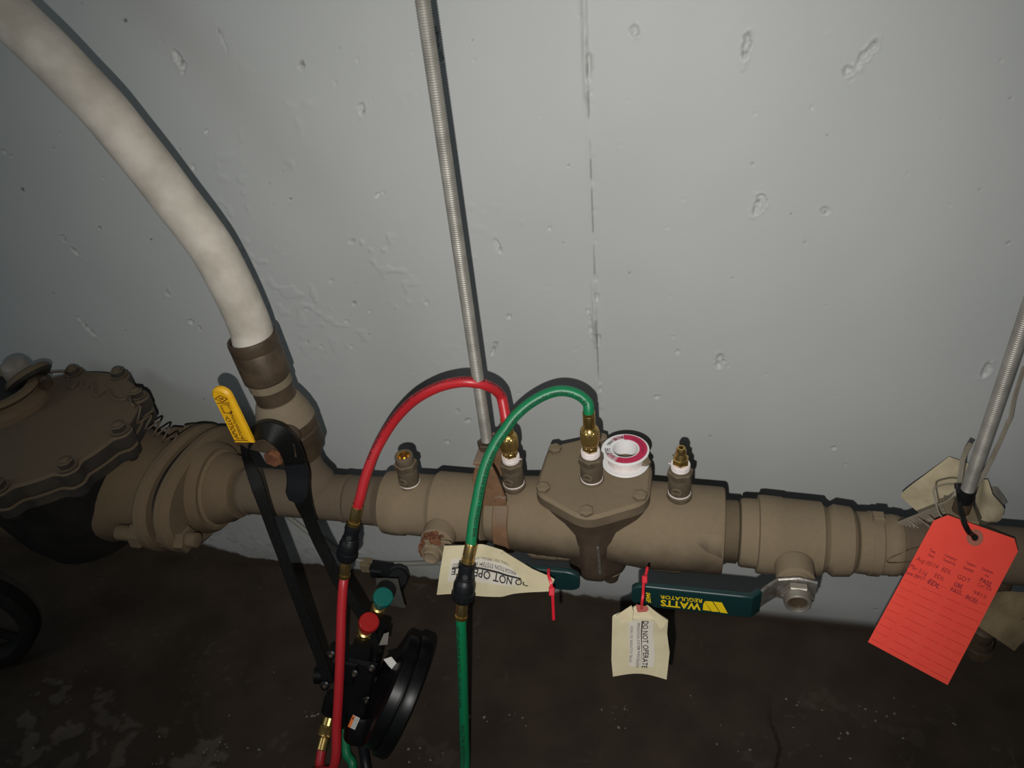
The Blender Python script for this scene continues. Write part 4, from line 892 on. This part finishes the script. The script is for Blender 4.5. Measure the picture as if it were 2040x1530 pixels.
rtxt('Company', 1880, 1109, 26, 7, m_inkb, turn=-.1); rtxt('Tested by', 1877, 1118, 27, 7, m_inkb, turn=-.1)
rtxt('Testers', 1924, 1123, 20, 6, m_inkb, turn=-.1); rtxt('Initials', 1919, 1133, 21, 6, m_inkb, turn=-.1)
rtxt('License', 1956, 1135, 23, 6, m_inkb, turn=-.1); rtxt('No.', 1962, 1148, 8, 5, m_inkb, turn=-.1)
rtxt('Aug 05/14', 1823, 1118, 47, 11, m_inkr, 0, turn=-.1, shear=.3); rtxt('EDL', 1875, 1137, 20, 8, m_inkr, .005, turn=-.1, shear=.2); rtxt('GDT', 1906, 1152, 27, 9, m_inkr, 0, turn=-.1); rtxt('PASS', 1951, 1158, 24, 9, m_inkb, .01, turn=0)
rtxt('Mar 5/16', 1811, 1130, 38, 9, m_inkb, -.005, turn=.02, shear=.2); rtxt('EDL', 1861, 1149, 21, 8, m_inkr, 0, turn=-.05); rtxt('GBE', 1899, 1167, 18, 9, m_inkb, .005, turn=-.1); rtxt('Cert 226', 1946, 1167, 30, 7, m_inkr, 0, turn=-.15)
rtxt('June 20/17', 1800, 1144, 43, 10, m_inkb, .004, turn=-.12, shear=.2); rtxt('EDL', 1847, 1161, 26, 10, m_inkb, .004, turn=0, shear=.2); rtxt('PASS', 1893, 1177, 22, 8, m_inkb, .004, turn=-.1); rtxt('BCEL', 1922, 1192, 27, 9, m_inkb, .003, turn=-.05, shear=.2); rtxt('9812', 1938, 1182, 28, 7, m_inkr, 0, turn=-.1)
nl = 13
for k in range(nl):
    t0 = (k + .0) / nl
    for a, b in ((.02, .17), (.23, .48), (.54, .71), (.74, .97)):
        y0_ = 0.365 + 0.060 * k
        if y0_ > .98: continue
        p = [rt_(a, y0_), rt_(b, y0_), rt_(b, y0_ + .0024), rt_(a, y0_ + .0024)]
        if k > 0: mb.quad([q - FW * .0003 for q in p], m_inkl)
mb.build('card', rtag)
ec = pxr(1942, 1071, -.0004); mb = MB(); mb.lathe([(0, .0038), (0, .0084), (.0005, .0084), (.0005, .0038)], ec + FW * .0002, -FW, m_ring, 30, cap0=False, cap1=False); tag(mb.build('eyelet', rtag), 'grey brown reinforcing ring round the hole')
mb = MB(); mb.lathe([(0, .0034), (.0004, .0034)], ec, -FW, m_dark, 20); mb.build('hole', rtag)
mb = MB(); tp = [(1945, 1072, .7765), (1938, 1066, .7755), (1930, 1060, .772), (1919, 1038, .768), (1912, 1010, .775), (1910, 985, .79), (1909, 966, .80)]
ties(mb, [dep(*q) for q in tp], .0050, m_tieb); mb.box(dep(1911, 968, .796), IR, ID, FW, .008, .006, .006, m_tieb, .001)
tag(mb.build('cable_tie', loc=dep(*tp[-1])), 'black cable tie through the red tag eyelet', 'cable tie')
# pale ties on the right rod
mb = MB(); ties(mb, [dep(*q) for q in ((1911, 966, .80), (1914, 940, .80), (1917, 915, .805), (1926, 897, .81), (1934, 882, .815))], [.0045], m_tiec) if False else mb.ribbon(catmull([dep(*q) for q in ((1910, 968, .80), (1914, 942, .802), (1918, 915, .805), (1926, 897, .81), (1934, 884, .815))], 6), IR, .0052, .0014, m_tiec)
tag(mb.build('cable_tie', loc=dep(1910, 968, .8)), 'pale dusty cable tie tail rising left of the right rod', 'cable tie')
mb = MB(); mb.tube(catmull([dep(*q) for q in ((1910, 966, .80), (1890, 964, .80), (1867, 969, .80), (1860, 976, .80), (1864, 1000, .80), (1870, 1020, .795), (1880, 1034, .79), (1884, 1036, .79))], 6), .0010, m_tiec, 8); mb.tube(catmull([dep(*q) for q in ((1868, 1006, .80), (1885, 999, .80), (1899, 988, .80), (1903, 975, .80))], 6), .0010, m_tiec, 8)
tag(mb.build('twist_wire', loc=dep(1910, 966, .8)), 'bent wire loop on the old cream tags at right', 'wire')
mb = MB(); mb.ribbon(catmull([dep(*q) for q in ((1944, 968, .815), (1960, 945, .82), (1985, 895, .83), (2005, 850, .835), (2013, 833, .835), (2022, 790, .835), (2050, 700, .83), (2075, 620, .825))], 6), IR, .0048, .0016, m_tiec)
tag(mb.build('cable_tie', loc=dep(1944, 968, .815)), 'long dusty strap running up right of the right rod', 'cable tie')
# old crumpled tags behind the right rod
def crumple(seed, a): 
    rr = random.Random(seed); w_ = [(rr.uniform(2, 7), rr.uniform(2, 7), rr.uniform(0, 6)) for _ in range(4)]
    return lambda x, t: a * sum(math.sin(p * x + q * t + r) for p, q, r in w_) / 4
def px_sheet(Lp, Rp, bump=None): return Sheet([dep(*q) for q in Lp], [dep(*q) for q in Rp], bump)
s = px_sheet([(1887, 909, .91), (1840, 950, .905), (1797, 983, .895), (1795, 990, .89), (1830, 1022, .87)], [(1938, 925, .90), (1936, 950, .895), (1928, 975, .885), (1925, 1000, .875), (1912, 1030, .86)], crumple(3, .006))
mb = MB(); s.build(mb, m_oldpaper, 16, 20); tag(mb.build('paper_tag', loc=s.P(.5, .5)), 'old crumpled cream tag left of the right rod', 'tag')
s = px_sheet([(1938, 958, .90), (1940, 1000, .88), (1944, 1030, .87), (1960, 1047, .865)], [(1968, 955, .905), (1975, 985, .90), (2000, 1012, .89), (1999, 1035, .88), (1974, 1052, .87)], crumple(5, .007))
mb = MB(); s.build(mb, m_oldpaper, 12, 18); tag(mb.build('paper_tag', loc=s.P(.5, .5)), 'old crumpled cream tag right of the right rod', 'tag')
s = px_sheet([(1972, 968, .93), (1977, 990, .92), (1990, 1010, .91)], [(1982, 962, .93), (1998, 985, .925), (2006, 1002, .92)], crumple(6, .002))
mb = MB(); s.build(mb, m_grey, 8, 8); tag(mb.build('paper_tag', loc=s.P(.5, .5)), 'small grey card corner furthest right behind the right rod', 'tag')
mb = MB(); rr = random.Random(4)
for k in range(5):
    a = dep(1788 + k * 8, 1043 + k * 1.5, .80); b = dep(1875 + k * 6, 1008 + k * 6, .815); mb.ribbon([a, a.lerp(b, .5) + FW * .003 * k, b], IR * .3 + ID, .0035, .001, m_tiec)
for k in range(4):
    a = dep(1810 + k * 20, 1037 - k * 5, .80); b = dep(1830 + k * 22, 1052 - k * 2, .795); mb.tube([a, b], .0006, m_tiec, 6)
tag(mb.build('tie_tails', loc=dep(1830, 1035, .8)), 'bundle of dusty tie tails lying on the pipe beside the red tag', 'cable ties', kind='stuff')
mb = MB(); mb.tube(catmull([V((AX(u), -G - math.cos(a) * r, AZ + math.sin(a) * r)) for u, a, r in ((1840, .95, .0312), (1800, .75, .0316), (1775, .55, .0335), (1757, .40, .0352), (1752, .30, .0358), (1760, .25, .0352), (1790, .28, .0325), (1830, .38, .0312), (1850, .45, .0312))], 6), .0006, m_bronze, 6)
tag(mb.build('string_loop', loc=(AX(1800), -G, AZ)), 'thin loop of string lying on the union by the red tag', 'string')

# cream tag on the right lever
def bulge(x, t): return .004 * math.sin(PI * x) * t + .0035 * math.sin(9 * x + 2) * max(0, .25 - t) * 3
sB = px_sheet([(1259, 1208, .80), (1245, 1215, .802), (1220, 1226, .80), (1219, 1270, .81), (1218, 1315, .818), (1221, 1348, .822)], [(1291, 1207, .80), (1308, 1219, .80), (1331, 1235, .795), (1329, 1262, .805), (1334, 1300, .812), (1328, 1354, .816)], lambda x, t: bulge(x, t) - .004 * math.sin(PI * x) ** 2 * max(0, t - .75) * 2)
sB.sag = .0055
tb = thing('warning_tag', 'cream card tag hanging by a red tie from the lettered green lever', 'tag', sB.P(.5, 1), 'cream do not operate tags')
mb = MB(); sB.build(mb, m_paper, 24, 32)
def inv(s_, u, v):                           # nearest (x, t) of a sheet to a pixel of its writing
    best = None
    for i in range(41):
        for j in range(41):
            p = s_.P(i / 40, j / 40) - CAM; d = p.dot(FW); e = (p.dot(IR) / d * F + 1020 - u) ** 2 + (p.dot(ID) / d * F + 765 - v) ** 2
            if best is None or e < best[0]: best = (e, i / 40, j / 40)
    return best[1], best[2]
def sheet_text(mb, s_, t_, a, b, hpx, m, side=1, **k):      # from pixel a to pixel b along the baseline, letters hpx high to the left of travel
    ax_, b_ = np.array(a, float), np.array(b, float); d = b_ - ax_; n = np.array((d[1], -d[0])) / np.hypot(*d) * hpx * side
    q = [inv(s_, *p) for p in (ax_, b_, b_ + n, ax_ + n)]
    def fn(x, y):
        xx = (q[0][0] * (1 - x) + q[1][0] * x) * (1 - y) + (q[3][0] * (1 - x) + q[2][0] * x) * y
        tt = (q[0][1] * (1 - x) + q[1][1] * x) * (1 - y) + (q[3][1] * (1 - x) + q[2][1] * x) * y
        return s_.on(xx, tt, .0007)
    mb.text(t_, fn, m, **k)
def patch(mb, s_, x0, x1, t0, t1, m, e=.0004, n=8):
    R = [[s_.on(x0 + (x1 - x0) * i / n, t0 + (t1 - t0) * j / n, e) for i in range(n + 1)] for j in range(n + 1)]; mb.rings(R, m, False, False, False)
mb.build('card', tb)
mb = MB(); patch(mb, sB, .30, .74, .27, .88, m_stick)
sheet_text(mb, sB, 'DO NOT OPERATE', (1281, 1236), (1277, 1329), 12, m_ink, bold=.012); sheet_text(mb, sB, 'IRRIGATION SYSTEM WINTERIZED', (1270, 1238), (1266, 1328), 6, m_inkg, shear=.25, bold=.01); sheet_text(mb, sB, 'HYDRO-TEC IRRIGATION 780-454', (1256, 1245), (1253, 1318), 5, m_inkg)
sheet_text(mb, sB, '_____________', (1279.5, 1235), (1275, 1329), 1.3, m_ink); tag(mb.build('printed_sticker', tb), 'white sticker printed with a warning')
mb = MB(); pq = [dep(u, v, .7965) for u, v in ((1267, 1204), (1289, 1208), (1292, 1215), (1288, 1219), (1271, 1220), (1268, 1214))]; mb.rings([[p + FW * .0004 for p in pq[::-1]], pq[::-1]], m_patch); tag(mb.build('reinforcing_patch', tb), 'dull red patch round the hole')
# folded flaps at its top
for nm, q in (('l', ((1258, 1206), (1247, 1213), (1227, 1227), (1238, 1240), (1258, 1234), (1262, 1218))), ('r', ((1292, 1207), (1308, 1220), (1330, 1236), (1322, 1247), (1313, 1250), (1297, 1224)))):
    mb = MB(); c_ = (sum(p[0] for p in q) / 6, sum(p[1] for p in q) / 6); P = [dep(u, v, .7905) for u, v in q]; P[4] = P[4] - FW * .006; P[3] = P[3] - FW * .003
    mb.rings([[p + FW * .0006 for p in P[::-1]], P[::-1]], m_paper2); mb.build('folded_corner', tb)
mb = MB(); ties(mb, [dep(*q) for q in ((1278, 1213, .795), (1279, 1200, .783), (1281, 1185, .783), (1282, 1165, .790), (1284, 1156, .793), (1287, 1143, .80), (1290, 1130, .805))], .0028, m_tie); mb.box(dep(1284, 1154, .792), IR, ID, FW, .0055, .0075, .004, m_tie, .0008)
tag(mb.build('cable_tie', loc=dep(1280, 1185, .784)), 'red cable tie round the lettered green lever', 'cable tie')
# cream tag folded over the left lever
sA = px_sheet([(885, 1087, .868), (960, 1084, .86), (1003, 1097, .848), (1030, 1115, .842), (1060, 1135, .836), (1090, 1150, .830), (1103, 1158, .829)], [(870, 1185, .880), (905, 1184, .874), (955, 1187, .866), (1000, 1189, .858), (1022, 1184, .850), (1060, 1180, .842), (1096, 1177, .834)], lambda x, t: .004 * math.sin(PI * x) * (1 - t) + .002 * math.sin(11 * t + 3 * x))
ta = thing('warning_tag', 'cream card tag folded over behind the green hose shut-off', 'tag', sA.P(.5, .5), 'cream do not operate tags')
mb = MB(); sA.build(mb, m_paper, 20, 36); mb.build('card', ta)
mb = MB(); patch(mb, sA, .26, .72, .08, .70, m_stick)
sheet_text(mb, sA, 'DO NOT OPERATE', (1052, 1157), (901, 1133), 11, m_ink, bold=.012); sheet_text(mb, sA, '_____________', (1050, 1154.5), (901, 1131), 1.5, m_ink)
sheet_text(mb, sA, 'IRRIGATION SYSTEM WINTERIZED', (1030, 1139), (904, 1124), 6.5, m_inkg, bold=.01); sheet_text(mb, sA, 'HYDRO-TEC IRRIGATION 780-454', (1022, 1125), (912, 1115), 5, m_inkg)
tag(mb.build('printed_sticker', ta), 'white sticker with a warning, upside down')
fq = [(997, 1105, .846), (1003, 1098, .848), (1060, 1133, .836), (1097, 1149, .829), (1105, 1154, .827), (1100, 1166, .828), (1088, 1176, .831), (1072, 1173, .834), (1050, 1166, .839), (1040, 1155, .841), (1018, 1130, .845)]
mb = MB(); P = [dep(u, v, d - .006) for u, v, d in fq]; mb.rings([[p + FW * .0008 for p in P[::-1]], P[::-1]], m_paper2); mb.build('folded_flap', ta)
mb = MB(); ties(mb, [dep(*q) for q in ((1093, 1134, .832), (1093, 1146, .822), (1097, 1160, .818), (1099, 1170, .818), (1101, 1190, .82), (1103, 1235, .83))], .0032, m_tie); mb.box(dep(1099, 1178, .817), IR, ID, FW, .006, .009, .004, m_tie, .0008)
tag(mb.build('cable_tie', loc=dep(1099, 1178, .828)), 'red cable tie hanging from the folded cream tag', 'cable tie')

# ------------------------------------------------------------------ drain valve and brown card below the right pipe
dv = thing('drain_valve', 'brown drain valve with ribbed cap below the pipe behind the red tag', 'valve', (0.350, -G, 0.145))
mb = MB(); mb.lathe([(0.17, .012), (0.19, .0125), (0.195, .009), (0.288, .009)], (0.3465, -G, 0), EZ, m_bronze, 24); mb.build('neck', dv)
mb = MB(); n = 40
prf = [(0.146, .0125), (0.148, .0145), (0.160, .0148), (0.162, .0135), (0.168, .0140), (0.173, .0125)]
mb.lathe(prf, (0.3475, -G, 0), EZ, m_bronze, 40)
for i in range(40): a = 2 * PI * i / 40; mb.tube([V((0.3475 + .0147 * math.cos(a), -G + .0147 * math.sin(a), .149)), V((0.3475 + .0147 * math.cos(a), -G + .0147 * math.sin(a), .159))], .0006, m_bronze, 6)
mb.build('ribbed_cap', dv)
mb = MB(); mb.tube(catmull([V((.3465, -G - .010, .240)), V((.360, -G - .022, .242)), V((.366, -G - .022, .248)), V((.370, -G - .01, .252))], 5), .004, m_rust, 10); mb.build('handle', dv)
s = px_sheet([(1986, 1178, .835), (1966, 1212, .842), (1952, 1250, .852)], [(2062, 1180, .82), (2060, 1250, .835), (2022, 1298, .86)], crumple(9, .004))
mb = MB(); s.build(mb, m_tan, 14, 14); tag(mb.build('paper_tag', loc=s.P(.5, .5)), 'brownish card hanging under the pipe right of the red tag', 'tag')

# ------------------------------------------------------------------ cable and fitting near the floor behind the gauge
mb = MB(); mb.tube(catmull([at(u, v, g) for u, v, g in ((545, 1010, .02), (576, 1031, .012), (611, 1058, .01), (640, 1078, .01), (668, 1097, .01), (717, 1117, .01), (756, 1122, .01), (800, 1123, .01), (845, 1122, .012), (880, 1121, .02))], 8), .0036, m_cable, 12)
tag(mb.build('cable', loc=at(611, 1058, .01)), 'thin grey cable running low along the wall under the pipe', 'cable')
wf = thing('wall_fitting', 'small black fitting with round knob low on the wall behind the gauge', 'fitting', at(760, 1150, .03))
mb = MB(); mb.box(at(731, 1126, .012), EX, EZ, -EY, .018, .018, .018, m_tan, .002); tag(mb.build('mounting_block', wf), 'tan block on the wall')
mb = MB(); mb.box(at(762, 1136, .03), EX, EZ, -EY, .036, .02, .024, m_black, .003); mb.lathe([(-.02, .008), (.04, .008)], at(770, 1145, .04), V((.7, -.5, 0)), m_black, 16); mb.build('housing', wf)
mb = MB(); mb.lathe([(-.008, .013), (-.006, .016), (.006, .0165), (.009, .014)], at(793, 1148, .055), V((.35, -.8, .45)), m_black, 30); mb.build('round_knob', wf)
mb = MB(); mb.tube(catmull([at(u, v, g) for u, v, g in ((796, 1158, .05), (796, 1172, .05), (800, 1190, .05), (808, 1208, .045))], 6), .0014, m_black, 8); mb.build('cord', wf)
s = px_sheet([(748, 1152, 1.14), (752, 1178, 1.135), (770, 1205, 1.14)], [(793, 1152, 1.13), (800, 1185, 1.125), (808, 1212, 1.13)], crumple(11, .003))
mb = MB(); s.build(mb, m_grey2, 10, 12); tag(mb.build('paper_tag', loc=s.P(.5, .5)), 'dark grey limp card hanging from the black wall fitting', 'tag')
s = px_sheet([(724, 1138, 1.16), (738, 1160, 1.15)], [(765, 1148, 1.15), (762, 1164, 1.145)], crumple(12, .003))

# ------------------------------------------------------------------ loose flakes of paint on the floor
mb = MB(); rr = random.Random(21)
for k in range(90):
    c = rr.choice([(870, 1510, 45), (560, 1500, 60), (395, 1495, 55), (120, 1495, 120), (620, 1424, 14), (1640, 1420, 60), (1760, 1440, 80), (1220, 1435, 40), (1000, 1430, 30), (1500, 1480, 260), (400, 1380, 260)])
    u, v = c[0] + rr.gauss(0, 1) * c[2], min(1560, c[1] + rr.gauss(0, .5) * c[2] * .5); p = atz(u, v, 0)
    if p.y > -.03: continue
    n = rr.randint(4, 7); r = rr.uniform(.0008, .0026); a0 = rr.random() * 6; tl_ = V((rr.uniform(-.3, .3), rr.uniform(-.3, .3), 0))
    bot = [p + V((math.cos(a0 + 2 * PI * i / n) * r * rr.uniform(.5, 1.3), math.sin(a0 + 2 * PI * i / n) * r * rr.uniform(.5, 1.3), .0003)) for i in range(n)]
    bot = [q + EZ * (abs(tl_.x) * r + (q - p).dot(tl_)) for q in bot]; mb.rings([bot, [q + EZ * .0006 for q in bot]], m_chip)
tag(mb.build('paint_flakes', loc=atz(560, 1500, 0), ang=None), 'scattered pale paint flakes on the dark floor along the bottom', 'debris', kind='stuff')
